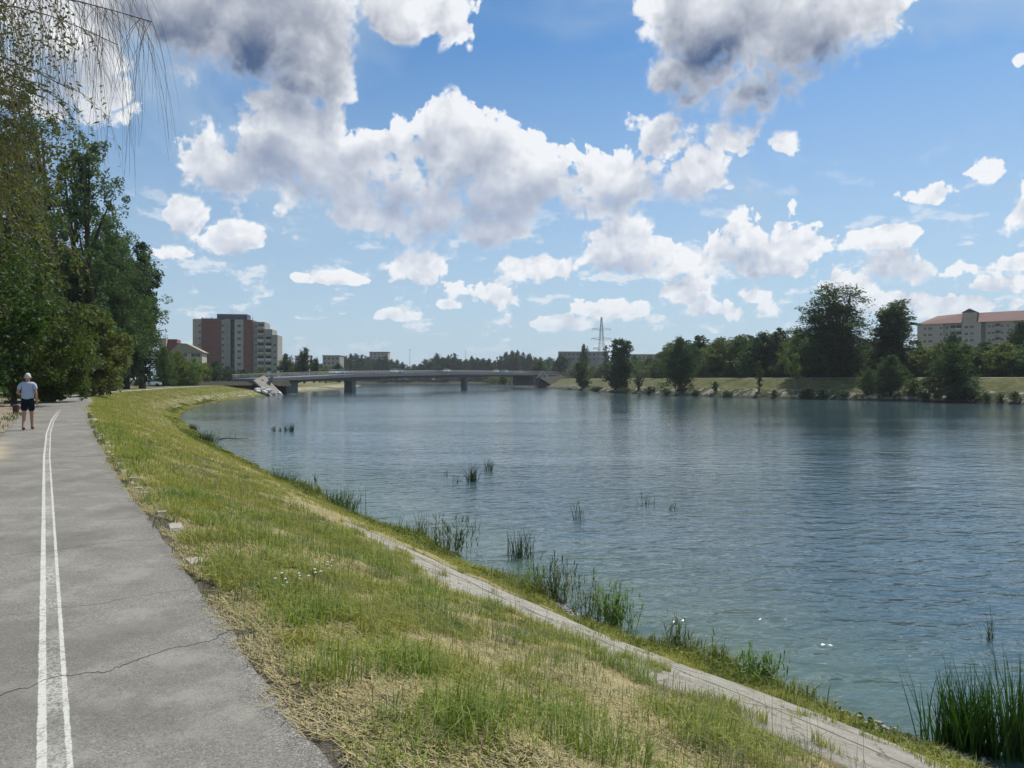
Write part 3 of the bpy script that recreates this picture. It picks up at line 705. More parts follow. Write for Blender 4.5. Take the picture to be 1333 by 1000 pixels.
for i, px in enumerate(range(866, 1440, 19)):
    on_bank('bush1' if i % 2 else 'bush2', px, rb.uniform(29, 33), rb.uniform(462, 472), 46, jit((DARK, BLUE, MID)[i % 3], i + 130), 'undergrowth_bush', 'dark undergrowth bush under the belt trees behind the far levee', 'bush', 'undergrowth behind the far levee', .4)
on_bank('feather', 1101, 21, 374, 150, DARK, 'poplar', 'tallest poplar behind the far levee, a broad many-stemmed feathery one', 'tree')
on_bank('feather2', 1162, 21, 390, 108, DARK, 'poplar', 'second tall feathery poplar, just right of the tallest one', 'tree')

# ---- trees left of the belt, more distant, behind the bridge's right end
gr_mid = 'trees between the bridge end and the near tree belt'
for i, (px, off, top, w, key, c) in enumerate([(702,24,470,30,'full',DARK),(716,30,466,34,'broad1',BLUE),(730,26,462,30,'full',DARK),(742,40,465,32,'broad3',MID),(760,34,449,18,'full',BLUE),(752,22,472,34,'full',GREY),(772,24,476,34,'bush1',MID),
   (789,50,450,14,'slim',BLUE),(790,24,468,32,'broad2',GREY),(812,28,466,34,'full',GREY),(826,44,463,30,'broad1',MID),(845,30,466,36,'full',MID),(858,26,468,36,'broad2',GREY),(866,34,460,34,'full',MID),(722,22,484,24,'bush1',GREY),(741,22,483,26,'bush2',GREY),(780,22,481,26,'bush1',MID),(805,22,480,30,'bush2',GREY),(838,22,481,30,'bush1',GREY)]):
    on_bank(key, px, off, top, w, jit(c, i + 20), 'distant_tree', 'grey-green tree beyond the levee between the bridge and the tree belt', 'tree', gr_mid)
# ---- far trees up the river, beyond the bridge
gr_far = 'far trees beyond the bridge'
sil = ([380,430,445,462,478,500,520,540,558,572,580,586,592,602,622,634,640,652,672,690,705], [466,470,464,459,465,463,472,474,467,460,466,456,460,470,462,463,470,461,457,462,462])
i = 0
for px in np.arange(404, 706, 7.5):
    d = rb.uniform(665, 700); top = float(np.interp(px, *sil)) + rb.uniform(-1.5, 5); i += 1
    plant(('full', 'broad1', 'broad2', 'broad3')[i % 4], ps(px, d), d, .5, pz(top, d) - .5, rb.uniform(16, 24) / F * d, jit(BLUE, i + 200), 'far_tree', 'far dark tree on the skyline beyond the bridge', 'tree', gr_far)
for px in np.arange(470, 705, 11):
    d = rb.uniform(652, 660); i += 1
    plant('bush1' if i % 2 else 'bush2', ps(px, d), d, .2, rb.uniform(5, 9), 15, jit((MID, GREY)[i % 2], i + 200), 'far_bush', 'far grey-green bush on the river bend, seen beneath the bridge deck', 'bush', 'far bushes at the river bend')
for k_, (px, d, top, w, key, c) in enumerate([(640,440,490,26,'bush1',GREY),(655,430,489,30,'bush2',MID),(672,425,490,26,'bush1',GREY)]):
    plant(key, ps(px, d), d, -1.2, pz(top, d) + 1.2, w / F * d, jit(c, k_), 'far_bush', 'grey-green bush on the bank seen under the right span of the bridge', 'bush', 'bushes under the right span')
# ---- trees around the tower block and left bank beyond the path bend
spec = [(213,168,452,34,'full',MID),(232,180,458,36,'full',LIGHT),(252,188,465,32,'bush1',LIGHT),(222,172,470,30,'bush2',MID),(243,182,472,30,'bush1',MID),(266,196,472,28,'bush2',LIGHT),(262,200,476,22,'bush1',MID),
 (281,250,470,26,'full',BLUE),(296,255,476,26,'bush1',BLUE),(318,262,480,26,'bush2',MID),(340,268,479,28,'bush1',GREY),(357,275,482,22,'bush2',GREY),(372,300,461,24,'full',BLUE),(380,296,476,22,'bush1',MID),
 (397,300,453,26,'feather2',BLUE),(389,310,470,22,'full',BLUE),(409,320,463,14,'feather2',DARK),(424,330,476,26,'bush1',LIGHT),(441,340,474,26,'full',BLUE)]
for k_, (px, d, top, w, key, c) in enumerate(spec):
    plant(key, ps(px, d), d, .2, pz(top, d) - .2, w * 1.1 / F * d, jit(c, k_ + 300), 'parkland_tree', 'green tree between the path bend and the brick tower block', 'tree', 'trees around the tower block')

# ---- the big trees along the left of the path
plant('column', ps(184, 128), 128, 0, pz(316, 128), 8.0, (.026, .050, .020, 1), 'poplar', 'dark columnar poplar at the right end of the left tree row', 'tree')
plant('column', ps(166, 122), 122, 0, pz(340, 122), 7.4, (.024, .047, .019, 1), 'poplar', 'second dark columnar poplar, half hidden left of the end one', 'tree')
big = dict(kind='broad', n=42000, leaf=.30, lobes=80, subr=.40, base=.10)
t1 = make_tree('cottonwood', 34, 19, seed=31, ragged=.45, gap=.85, stems=3, **big); t1.location = (ps(112, 84), 84, 0); t1.children[0].color = (.060, .105, .045, 1)
tag(t1, 'tall open-crowned cottonwood reaching highest beside the hanging bare twigs', 'tree')
t2 = make_tree('cottonwood', 24, 14, seed=32, ragged=.2, **big); t2.location = (ps(143, 104), 104, 0); t2.children[0].color = (.062, .105, .038, 1)
tag(t2, 'large round tree in front of the dark columnar poplars', 'tree')
for k_, (px, d, top, w, c, lab) in enumerate([(120,70,400,105,OLIVE,'olive green spreading tree low beside the path bend'),(142,92,415,50,LIGHT,'yellowish small tree in front of the poplars'),(70,52,425,120,OLIVE,'low olive tree behind the walking man'),(18,44,330,150,MID,'dense green tree left of the walking man'),
   (-40,36,250,190,DARK,'dark tree filling the left edge above the dirt verge'),(95,110,380,80,MID,'green tree in the row behind the path bend'),(60,80,330,110,DARK,'dark tree between the cottonwood and the left edge'),(10,66,180,130,DARK,'tall dark tree at the left edge behind the willow'),(-90,55,120,160,DARK,'tallest dark tree cut by the left edge')]):
    h = pz(top, d)
    o = make_tree('roadside_tree', h, w / F * d, kind='broad', seed=40 + k_, n=24000, leaf=.22 if d < 60 else .28, lobes=60, base=.07 if k_ != 3 else .12, ragged=.35, subr=.4)
    o.location = (ps(px, d), d, 0); o.children[0].color = jit(c, k_ + 5); tag(o, lab, 'tree')

o = make_tree('roadside_tree', 20, 7.6, kind='column', seed=60, n=30000, leaf=.13, lobes=70, base=.12, ragged=.4, subr=.45)
o.location = (ps(-62, 24), 24, 0); o.children[0].color = (.06, .075, .03, 1); tag(o, 'dark tree running off the top left corner of the picture', 'tree')
# ---- the weeping willow by the camera: trunk left of the frame, bare twigs hanging into it
def willow():
    rd = random.Random(8); rg = np.random.default_rng(8)
    root = empty('weeping_willow', (-13.1, 12.4, 0))
    t = MB(); tw = MB(); lp = []
    t.tube([(0, 0, -.2), (.1, .1, 1.5), (-.1, .2, 3.5), (.3, .1, 5.5), (.5, 0, 7.5)], [.42, .34, .30, .24, .18], 10)
    def limb(p0, az_, out_, rise, r0, nt, tl, leafy, n=10, dip=.9):
        pts = []; a = Vector(p0); 
        for i in range(n + 1):
            q = i / n
            pts.append(a + Vector((math.cos(az_) * out_ * q + rd.uniform(-.05, .05), math.sin(az_) * out_ * q + rd.uniform(-.08, .08), rise * math.sin(q * math.pi * .62) - dip * q * q)))
        t.tube(pts, [max(.008, r0 * (1 - q / (n + .6))) for q in range(n + 1)], 6)
        for _ in range(nt):
            q = rd.uniform(.15, 1); i = min(n - 1, int(q * n)); p = pts[i].lerp(pts[i + 1], q * n - i)
            L = tl * rd.uniform(.45, 1.15); sw = rd.gauss(.08, .32); sy = rd.uniform(-.3, .3); pp = [p]
            ox = rd.uniform(.05, .95) * rd.choice((-.6, 1, 1)); m_ = 7
            for j in range(1, m_ + 1):
                u = j / m_; pp.append(p + Vector((ox * (1 - (1 - u) ** 2) + sw * u * L * .35 + rd.uniform(-.012, .012), sy * u, -L * u ** 1.25 + .1 * math.sin(u * 3))))
            tw.tube(pp, [.0042 * (1 - .8 * j / m_) + .0009 for j in range(m_ + 1)], 3, cap=False)
            if rd.random() < .35:
                s0 = pp[rd.randint(1, 4)]; e = s0 + Vector((rd.uniform(-.5, .6), rd.uniform(-.3, .3), -rd.uniform(.5, 1.3)))
                tw.tube([s0, s0.lerp(e, .5) + Vector((rd.uniform(-.08, .12), 0, .08)), e], [.004, .003, .0012], 3, cap=False)
            if rd.random() < leafy:
                for j in range(int(L * 16)):
                    u = rd.uniform(0, 1); i2 = min(m_ - 1, int(u * m_)); c_ = pp[i2].lerp(pp[i2 + 1], u * m_ - i2)
                    lp.append((c_.x + rd.uniform(-.05, .05), c_.y + rd.uniform(-.05, .05), c_.z))
    # bare limbs in the upper left of the picture
    for p0, a_, o_, r_, r0, nt, tl, lf in [
        ((.4, 0, 7.4), R(-4), 6.3, 1.6, .05, 150, 2.9, .06), ((.4, 0, 7.1), R(8), 6.4, 1.5, .045, 130, 2.8, .06), ((.3, 0, 6.6), R(-14), 5.6, 1.2, .04, 80, 3.2, .04),
        ((.4, 0, 7.5), R(16), 6.4, 2.3, .045, 60, 2.7, .05), ((.4, 0, 6.8), R(-24), 5.2, 2.3, .04, 70, 3.2, .02), ((.2, 0, 6.0), R(2), 5.0, 1.0, .03, 40, 1.6, .10), ((.3, 0, 7.0), R(26), 5.6, 1.9, .04, 55, 2.2, .05)]:
        limb(p0, a_, o_, r_, r0, nt, tl, lf, dip=.6)
    # leafy curtains lower and further left
    for j in range(34):
        limb((.2, 0, rd.uniform(4.6, 7.6)), R(rd.uniform(-60, 75)), rd.uniform(2.4, 5.4), rd.uniform(.5, 1.6), .05, 34, rd.uniform(1.4, 2.3), .85, dip=1.2)
    for j in range(26):
        limb((.2, 0, rd.uniform(4.5, 7.5)), R(rd.uniform(75, 300)), rd.uniform(2.4, 5.2), rd.uniform(.5, 1.6), .05, 16, rd.uniform(1.6, 3.0), .85, dip=1.2)
    t.build('trunk', M_bark, root, True)
    tg = tw.build('twigs', simple('willow twig', (.15, .12, .06), .8, .15, .3, 3), root)
    lp = np.array(lp); v, f, c = leaf_quads(lp, .105, rg, aspect=.26)
    cr_ = mesh_np('leaves', v, f, M_leaf, root, {'c': c}); cr_.color = (.105, .125, .036, 1)
    tag(root, 'weeping willow by the left edge trailing long bare twigs across the sky', 'tree')
willow()
# ================================================================ bridge, buildings and other built things
M_conc = simple('bridge concrete', (.165, .17, .168), .85, .2, .3, .35, .3)
M_conc_d = simple('weathered concrete', (.12, .122, .118), .9, .2, .35, .5, .3)
M_white = simple('pale concrete', (.46, .44, .40), .85, .2, .3, .6, .2)
M_rail = simple('grey painted rail', (.26, .28, .29), .6, .4, .15, 2)
M_rub = simple('white rubble', (.62, .61, .58), .9, .2, .3, 2, .4)
M_black = simple('black rubber and opening shade', (.012, .012, .013), .8, .3, .1)
def m_glass(name, col=(.02, .026, .032)):
    m, t, b = mat(name); b.inputs['Base Color'].default_value = (*col, 1); b.inputs['Roughness'].default_value = .12; b.inputs['Specular IOR Level'].default_value = .6; return m
M_glass = m_glass('window glass')

# ---- bridge
BA = np.array([-64.6, 225.0]); BB = np.array([12.3, 395.0]); BD = (BB - BA); BL = float(np.hypot(*BD)); BU = BD / BL; BN = np.array([-BU[1], BU[0]])   # BN points upstream, away
bridge = empty('bridge', (BA[0], BA[1], 0), math.atan2(BU[1], BU[0]))
# local x along the deck, local +y away from the camera; camera side is y = 0
def zt(x): return float(np.interp(x, [-60, -22, 0, 30, 100, 187, 230], [1.5, 1.7, 2.3, 3.3, 4.4, 4.85, 4.7]))    # top of the kerb beam
def zb(x):
    u = np.interp(x, [-60, 0, 30, 65, 111, 150, 187, 230], [1.0, .9, 1.2, 2.3, 2.3, 3.3, 3.1, 3.1]); return float(u)
WD = 13.0
xsb = list(np.linspace(-12, 225, 80))
def beam(name, y0, y1, za, zc, m, lo=-12, hi=225):
    g = MB(); X = [x for x in xsb if lo <= x <= hi]
    vs = []; fs = []
    for x in X: vs += [(x, y0, za(x)), (x, y1, za(x)), (x, y1, zc(x)), (x, y0, zc(x))]
    for i in range(len(X) - 1):
        for j in range(4): a = i * 4 + j; b_ = i * 4 + (j + 1) % 4; fs.append((a, b_, b_ + 4, a + 4))
    n = len(vs); fs += [(0, 3, 2, 1), (n - 4, n - 3, n - 2, n - 1)]
    g.add(vs, fs); return g.build(name, m, bridge)
beam('deck', -.0, WD, lambda x: zt(x) - .75, lambda x: zt(x) - .12, M_conc)
beam('edge_beam', -.35, -.003, lambda x: zt(x) - .9, lambda x: zt(x), M_conc)
beam('edge_beam', WD + .003, WD + .35, lambda x: zt(x) - .9, lambda x: zt(x), M_conc)
for y in (1.0, 4.6, 8.2, 11.8): beam('girder', y - .5, y + .3, lambda x: min(zb(x), zt(x) - 1.5), lambda x: zt(x) - .753, M_conc_d, -4, 196)
for y in (-.18, WD + .18):
    g = MB()
    for hgt in (.35, .68, 1.0):
        g.tube([(x, y, zt(x) + hgt) for x in xsb[::2]], .028, 4)
    g.tube([(x, y, zt(x) + 1.02) for x in xsb[::2]], .05, 4)
    for x in np.arange(-11.5, 224, 2.4): g.box((x, y, zt(x) + .5), (.09, .07, 1.0))
    g.build('railing', M_rail, bridge)
for x in (30.0, 111.0):
    g = MB(); w = 1.15 if x < 50 else .85
    g.prism([(x - w, .9, WZ - 1.5), (x + w, .9, WZ - 1.5), (x + w * .9, .9, zb(x) - .45), (x + w * 1.5, .9, zb(x) + .0), (x - w * 1.5, .9, zb(x) + .0), (x - w * .9, .9, zb(x) - .45)], (0, 3.2 if x < 50 else 2.4, 0))
    g.build('pier', M_conc, bridge)
g = MB(); g.box((-1.0, WD / 2, -.4), (5.0, WD - 1, 4.4)); g.build('abutment', M_conc_d, bridge)
g = MB(); g.box((188.0, WD / 2, 1.0), (5.0, WD - 1, 5.2)); g.prism([(186, -.6, -3.2), (192, -.6, zt(190) - .9), (197, -.6, zt(190) - .9), (197, -.6, -3.2)], (0, .5, 0)); g.build('abutment', M_conc_d, bridge)
tag(bridge, 'long low grey concrete road bridge crossing the river on two piers', 'bridge')
# road leading on from both ends, on low embankments
g = MB()
for x0, x1 in ((-150, -12), (225, 330)):
    g.add([(x0, -3, .0), (x1, -3, .0), (x1, 0, zt(x1) - .9), (x0, 0, zt(x0) - .9), (x0, WD, zt(x0) - .9), (x1, WD, zt(x1) - .9), (x0, WD + 4, 0), (x1, WD + 4, 0)], [(0, 1, 2, 3), (3, 2, 5, 4), (4, 5, 7, 6)])
g.add([(-12, -4, -.3), (-3.5, -1.5, -.4), (-3.5, -.4, zt(-4) - .9), (-12, -.4, zt(-12) - .9)], [(0, 1, 2, 3)])
g.add([(190, -8, -1.6), (225, -9, 1.4), (225, -.4, zt(225) - .9), (190, -.4, zt(190) - 2.0)], [(0, 1, 2, 3)])
em = g.build('road_embankment', M_levee); em.location = bridge.location; em.rotation_euler = bridge.rotation_euler; tag(em, kind='structure')

# sloping slab and stub walls at the left end of the bridge
def bpt(x, y): q = BA + BU * x + BN * y; return float(q[0]), float(q[1])
def quad_slab(name, P, th, m, parent=None):
    P = [Vector(p) for p in P]; n = (P[1] - P[0]).cross(P[3] - P[0]).normalized(); g = MB(); g.prism([tuple(p) for p in P], tuple(-n * th)); return g.build(name, m, parent)
dq = 205.0
o = quad_slab('slope_slab', [(ps(330, dq), dq, pz(495, dq)), (ps(352, dq - 4), dq - 4, WZ + .05), (ps(369, dq + 2), dq + 2, WZ + .1), (ps(344, dq + 6), dq + 6, pz(488.5, dq + 6))], .4, simple('slab concrete', (.22, .205, .175), .9, .1, .3, .6))
tag(o, 'pale sloping concrete slab running down to the water left of the bridge', 'concrete slab')
r = empty('retaining_wall', (ps(322, 207), 207, 0), R(8))
g = MB(); g.box((0, 0, .45), (8.6, .5, 2.2)); g.prism([(4.3, -.26, -.6), (6.2, -.26, 2.3), (6.9, -.26, 2.3), (6.9, -.26, 1.2), (5.3, -.26, -.6)], (0, .5, 0)); g.build('wall', M_conc, r)
g = MB(); g.box((-1.6, -.27, .45), (2.9, .06, 1.1)); g.build('opening', M_black, r)  # solid black panel paints the shade inside an opening; wall is not cut
tag(r, 'low grey retaining wall with a dark opening by the left bridge end', 'wall')
def rock(name, loc, s, seed, m):
    rg = np.random.default_rng(seed); import bmesh
    bm = bmesh.new(); bmesh.ops.create_icosphere(bm, subdivisions=2, radius=1)
    for v in bm.verts:
        q = 1 + .22 * math.sin(v.co.x * 3 + seed) * math.cos(v.co.y * 4 + seed * 2) + rg.uniform(-.1, .1); v.co = Vector((v.co.x * s[0] * q, v.co.y * s[1] * q, v.co.z * s[2] * q))
    me = bpy.data.meshes.new(name); bm.to_mesh(me); bm.free(); me.materials.append(m)
    o = bpy.data.objects.new(name, me); o.location = loc; o.rotation_euler = (0, 0, rg.uniform(0, 6)); return link(o)
rr_ = random.Random(4); r0 = [rock('boulder', (0, 0, -50 - i), (.8, .6, .45), i, M_rub) for i in range(3)]
for i in range(30):
    px = rr_.uniform(334, 366); u = (px - 332) / 36; d = 203.0 - rr_.uniform(0, 3.5) + u * 1.5; py = rr_.uniform(505.5, 512.5) + u * 1
    o = r0[i] if i < 3 else r0[i % 3].copy()
    if i >= 3: COL.objects.link(o)
    z = max(WZ + .05, pz(py, d)); o.location = (ps(px, d), d, z); q = rr_.uniform(.5, 1.0); o.scale = (q, q, q); o.rotation_euler.z = rr_.uniform(0, 6)
    tag(o, 'white boulder heaped at the foot of the sloping slab by the bridge', 'boulder', 'white boulders below the bridge end')

# ---- cars
def car_paint(name, col):
    m, t, b = mat(name); b.inputs['Base Color'].default_value = (*col, 1); b.inputs['Roughness'].default_value = .3; b.inputs['Coat Weight'].default_value = .6; return m
M_carw = car_paint('white car paint', (.78, .79, .80)); M_cars = car_paint('silver car paint', (.45, .47, .49)); M_card = car_paint('dark car paint', (.03, .035, .05))
def make_car(m):
    r = empty('car', (0, 0, 0))
    W2 = .86; prof_ = [(-2.1, .32), (-2.15, .75), (-2.0, .92), (-1.1, .98), (1.0, .98), (1.95, .82), (2.12, .6), (2.08, .32)]
    g = MB(); g.prism([(x, -W2, z) for x, z in prof_], (0, 2 * W2, 0)); g.build('body', m, r)
    g = MB(); g.prism([(-1.75, -.72, .97), (-1.25, -.66, 1.40), (.25, -.66, 1.42), (1.05, -.72, .97)], (0, 1.40, 0)); g.build('window_glass', M_glass, r)
    g = MB(); g.prism([(-1.28, -.68, 1.41), (.28, -.68, 1.43), (.20, -.66, 1.47), (-1.2, -.66, 1.46)], (0, 1.36, 0)); g.build('roof', m, r)
    for x in (-1.3, 1.32):
        for y in (-.82, .82):
            g = MB(); g.tube([(x, y - .1, .32), (x, y + .1, .32)], .32, 14); g.build('wheel', M_black, r)
    return r
car_w = make_car(M_carw); car_s = make_car(M_cars); car_d = make_car(M_card); used_c = set()
def put_car(base, x, y, z, rz, label, group=None):
    o = base if base not in used_c else copy_tree(base); used_c.add(base)
    o.location = (x, y, z); o.rotation_euler.z = rz; tag(o, label, 'car', group)
ba = math.atan2(BU[1], BU[0])
def on_deck(px):   # deck coordinate seen in pixel column px (lane 4 m in)
    s = (px - 666.5) / F; o = BA + BN * 4
    return float((s * o[1] - o[0]) / (BU[0] - s * BU[1]))
for i, (px, b_, lab) in enumerate([(436, car_w, 'white car on the bridge just left of the near pier'), (446, car_s, 'silver car on the bridge right behind the leftmost white one over the deck'), (514, car_w, 'white car on the bridge between the two piers, nearer the left pier'),
      (521, car_s, 'silver car close in front of the white one between the piers'), (582, car_w, 'white car on the bridge just left of the far pier'), (646, car_w, 'white car on the bridge to the right of the far pier'), (652, car_d, 'dark car beside the white one right of the far pier'), (658, car_s, 'silver car on the bridge nearest its right end')]):
    x = on_deck(px); q = bpt(x, 4); put_car(b_, q[0], q[1], zt(x) - .1 + (.35 if px > 300 else 0), ba, lab)
for px, d, lab in [(196, 160, 'white parked car behind the low trees right of the poplars'), (241, 205, 'white parked car at the right end of the low green trees')]:
    put_car(car_w, ps(px, d), d, .15, R(20), lab)

# ---- buildings: local x along the facade seen from here, y into the building
class Bld:
    def __init__(s, name, A, B, label, cat='apartment block'):
        (pa, da), (pb, db) = A, B; s.A = Vector((ps(pa, da), da, 0)); s.B = Vector((ps(pb, db), db, 0)); s.d = s.B - s.A; s.L = s.d.length; s.u = s.d / s.L
        s.r = empty(name, s.A, math.atan2(s.u.y, s.u.x)); tag(s.r, label, cat)
    def x(s, px):      # facade coordinate under pixel column px
        k_ = (px - 666.5) / F; return (k_ * s.A.y - s.A.x) / (s.u.x - k_ * s.u.y)
    def z(s, py, x=0): return pz(py, s.A.y + s.u.y * x)
    def box(s, name, px0, px1, top, bot_z, y0, y1, m, parent=None):
        x0, x1 = s.x(px0), s.x(px1); z1 = s.z(top, (x0 + x1) / 2); g = MB(); g.box(((x0 + x1) / 2, (y0 + y1) / 2, (z1 + bot_z) / 2), (x1 - x0, y1 - y0, z1 - bot_z)); return g.build(name, m, parent or s.r)
    def window(s, x, z, w, h, y, fm, gm=None):
        g = MB(); t = .09
        for c, dd in (((x, y - .03, z + h / 2 - t / 2), (w, .1, t)), ((x, y - .03, z - h / 2 + t / 2), (w, .1, t)), ((x - w / 2 + t / 2, y - .03, z), (t, .1, h - 2 * t)), ((x + w / 2 - t / 2, y - .03, z), (t, .1, h - 2 * t)), ((x, y - .03, z), (t * .7, .08, h - 2 * t))): g.box(c, dd)
        f = g.build('window', fm, s.r); g = MB(); g.box((x, y - .012, z), (w - .02, .03, h - .02)); g.build('pane', gm or M_glass, f)
    def balcony(s, x, z, w, y, m, dark):
        g = MB(); g.box((x, y - .6, z + .5), (w, .12, 1.0)); g.box((x, y - .3, z + .02), (w, .55, .14)); g.box((x - w / 2 + .06, y - .3, z + .5), (.12, .5, 1.0)); g.box((x + w / 2 - .06, y - .3, z + .5), (.12, .5, 1.0)); b_ = g.build('balcony', m, s.r)
        g = MB(); g.box((x, y - .012, z + 1.2), (w * .86, .03, 2.1)); g.build('balcony_dark_panel', dark, b_)  # dark panel stands for the shaded balcony opening, glass where passed
def m_brick(name, col):
    m, t, b = mat(name); co = t.new('ShaderNodeTexCoord').outputs['Object']; n = t.noise(co, .5, 6, .6)
    z_ = t.m('FRACT', t.m('MULTIPLY', t.new('ShaderNodeSeparateXYZ', {0: co}).outputs[2], 1 / 2.95)); ln = t.ramp(t.m('ABSOLUTE', t.m('SUBTRACT', z_, .5)), .46, .48)
    c = t.mix(n, tuple(q * .75 for q in col), tuple(q * 1.2 for q in col)); c = t.mix(t.m('MULTIPLY', ln, .35), c, (.2, .17, .15)); t.set(b.inputs['Base Color'], c); b.inputs['Roughness'].default_value = .9; return m
M_brick = m_brick('red brick', (.20, .088, .068)); M_beige = m_brick('beige render', (.42, .345, .265)); M_grey = m_brick('grey panel', (.29, .275, .235)); M_light = m_brick('light panel', (.40, .365, .305))
M_roofr = simple('red roof tiles', (.31, .18, .145), .8, .2, .25, 1.0, .3); M_dkroof = simple('dark roof felt', (.07, .07, .075), .9); M_frame = simple('pale window frame', (.5, .5, .48), .6)
M_shade = simple('painted recess shade', (.035, .035, .038), .9)  # near-black colour stands in for shade in the stair recess and balconies
b = Bld('tower_block', (250, 345), (361, 350), 'tall brick and beige tower block stepping down to its right', 'apartment block')
D_ = 13.0
for nm, p0, p1, top, y0, m in [('beige_bay', 250, 257, 415, 1.0, M_beige), ('light_bay', 257, 262, 415, .5, M_light), ('brick_bay', 262, 287.3, 414.5, 0, M_brick), ('light_bay', 287.3, 292, 416, .8, M_light), ('grey_bay', 292, 299.5, 415, .5, M_grey),
      ('stair_recess', 299.5, 305, 416, 1.6, M_shade), ('light_bay', 305, 317, 416, .4, M_light), ('brick_bay', 317, 329, 416.5, 0, M_brick), ('stepped_bay', 329, 344, 419, .9, M_grey), ('stepped_bay', 344, 354, 428.5, .7, M_grey), ('stepped_bay', 354, 361, 436, .5, M_grey)]:
    b.box(nm, p0, p1, top, -.5, y0, y0 + D_, m)
b.box('roof_storey', 281.5, 321, 408.7, b.z(416), 1.2, 9, simple('dark grey render', (.10, .10, .115), .9))
nst = 9; z0 = 1.2
for s_ in range(nst):
    z = z0 + s_ * 2.95 + 1.5
    b.window(b.x(289.6), z, 1.2, 1.3, .8, M_frame); b.window(b.x(311), z, 1.7, 1.4, .4, M_frame); b.window(b.x(295.5), z, .8, 1.1, .5, M_frame); b.window(b.x(259.5), z, 1.1, 1.4, .5, M_frame)
    b.window(b.x(302.2), z + .8, 1.1, 1.6, 1.6, M_conc_d)
    b.window(b.x(332.5), z, 1.3, 1.3, .9, M_frame)
    b.balcony(b.x(339), z - 1.2, 3.0, .9, M_light if s_ % 3 else M_frame, M_shade if s_ % 2 else M_glass)
    if s_ < 7: b.balcony(b.x(349), z - 1.2, 2.8, .7, M_frame if s_ % 2 else M_light, M_shade)
    if s_ < 6: b.window(b.x(357.5), z, 1.5, 1.3, .5, M_frame)
g = MB()
for px in (262.5, 275, 286.5, 318, 328): g.box((b.x(px), 1.0, b.z(414.5) + .3), (.25, .25, .9))
g.box((b.x(300), 3, b.z(409) + 1), (.08, .08, 3.0)); g.build('roof_vents', M_dkroof, b.r)['kind'] = 'stuff'

b2 = Bld('house', (206, 235), (265, 238), 'low brick and cream building half hidden behind trees, left of the tower block', 'building')
b2.box('brick_wall', 208, 234, 446, 0, 4, 12, M_brick); b2.box('parapet', 210, 226, 440.5, b2.z(446), 5, 11, M_brick); b2.box('side_wall', 204, 213.5, 440, 0, 3, 12, M_beige)
b2.box('cream_wall', 224, 263, 458, 0, 0, 9, M_light)
xa, xb = b2.x(221), b2.x(266); zr0, zr1 = b2.z(458.5), b2.z(447)
g = MB(); g.prism([(xa, -.5, zr0), (xb, -.5, zr0), (b2.x(243), -.5, zr1), (b2.x(233), -.5, zr1)], (0, 10, 0)); g.build('roof', simple('sandy roof sheet', (.30, .26, .19), .8, .2, .2, .6), b2.r)
b2.window(b2.x(255), b2.z(462), 3.0, 1.3, 0, M_frame); b2.window(b2.x(241), b2.z(462), 1.3, 1.2, 0, M_frame); b2.window(b2.x(230), b2.z(463), 1.3, 1.2, 0, M_frame)

def small_block(name, p0, p1, d, top, m, label, floors, cols, roofm=None, roof=None):
    q = Bld(name, (p0, d), (p1, d), label, 'building'); q.box('wall', p0, p1, top, .3, 0, 12, m)
    q.box('roof_edge', p0 - .4, p1 + .4, top - .9, q.z(top) + .003, -.3, 12.3, roofm or M_dkroof)
    H_ = q.z(top)
    for f in range(floors):
        for c in range(cols):
            q.window(q.L * (c + .5) / cols, H_ - 1.6 - f * 3.0, q.L / cols * .55, 1.4, 0, M_frame)
    return q
small_block('office_block', 420, 442, 470, 463.5, M_grey, 'small grey flat-roofed block just left of the dark far trees', 4, 4)
small_block('office_block', 481, 505, 730, 459, M_beige, 'beige cube-shaped block with a dark flat roof above the far trees', 5, 5)
small_block('long_building', 566, 600, 720, 468.5, M_grey, 'long low building behind the far trees, above the middle of the bridge', 1, 7)
small_block('long_building', 611, 638, 730, 470, M_light, 'second long low building above the far bridge pier', 1, 5)
small_block('long_building', 384, 396, 420, 464, M_light, 'pale low building between two trees right of the tower block', 2, 2)
q = small_block('flat_roofed_hall', 728, 792, 520, 458.5, M_grey, 'long beige flat-roofed building behind the trees at the lattice pylon', 2, 12, M_white)
small_block('flat_roofed_hall', 820, 866, 480, 462, M_grey, 'long grey building showing between trees right of the lattice pylon', 2, 9, M_white)

b = Bld('red_roofed_block', (1194, 352), (1420, 312), 'long beige apartment block under a red tiled roof at the right edge')
zT = 27.2
def seg_(name, p0, p1, y0, m, zt_=zT):
    x0, x1 = b.x(p0), b.x(p1); g = MB(); g.box(((x0 + x1) / 2, y0 + 7, zt_ / 2), (x1 - x0, 14, zt_)); g.build(name, m, b.r)
seg_('end_bay', 1194, 1228, 0, M_beige); seg_('recessed_bay', 1228, 1252, 1.4, M_light); seg_('centre_bay', 1252, 1277, 0, M_light); seg_('shaded_recess', 1277, 1283, 2.4, M_grey); seg_('long_bay', 1283, 1318, .4, M_beige); seg_('far_bay', 1318, 1420, 1.2, M_light)
x0, x1 = b.x(1193), b.x(1253); g = MB()
g.add([(x0, -.7, zT + .003), (x1, -.7, zT + .003), (x1, 15, zT + .003), (x0, 15, zT + .003), (x0 + 8, 5, zT + 4.0), (x1, 5, zT + 4.6), (x1, 10, zT + 4.6), (x0 + 8, 10, zT + 4.0)], [(0, 1, 5, 4), (1, 2, 6, 5), (2, 3, 7, 6), (3, 0, 4, 7), (4, 5, 6, 7), (3, 2, 1, 0)]); g.build('roof', M_roofr, b.r)
x0, x1 = b.x(1273), b.x(1420); g = MB()
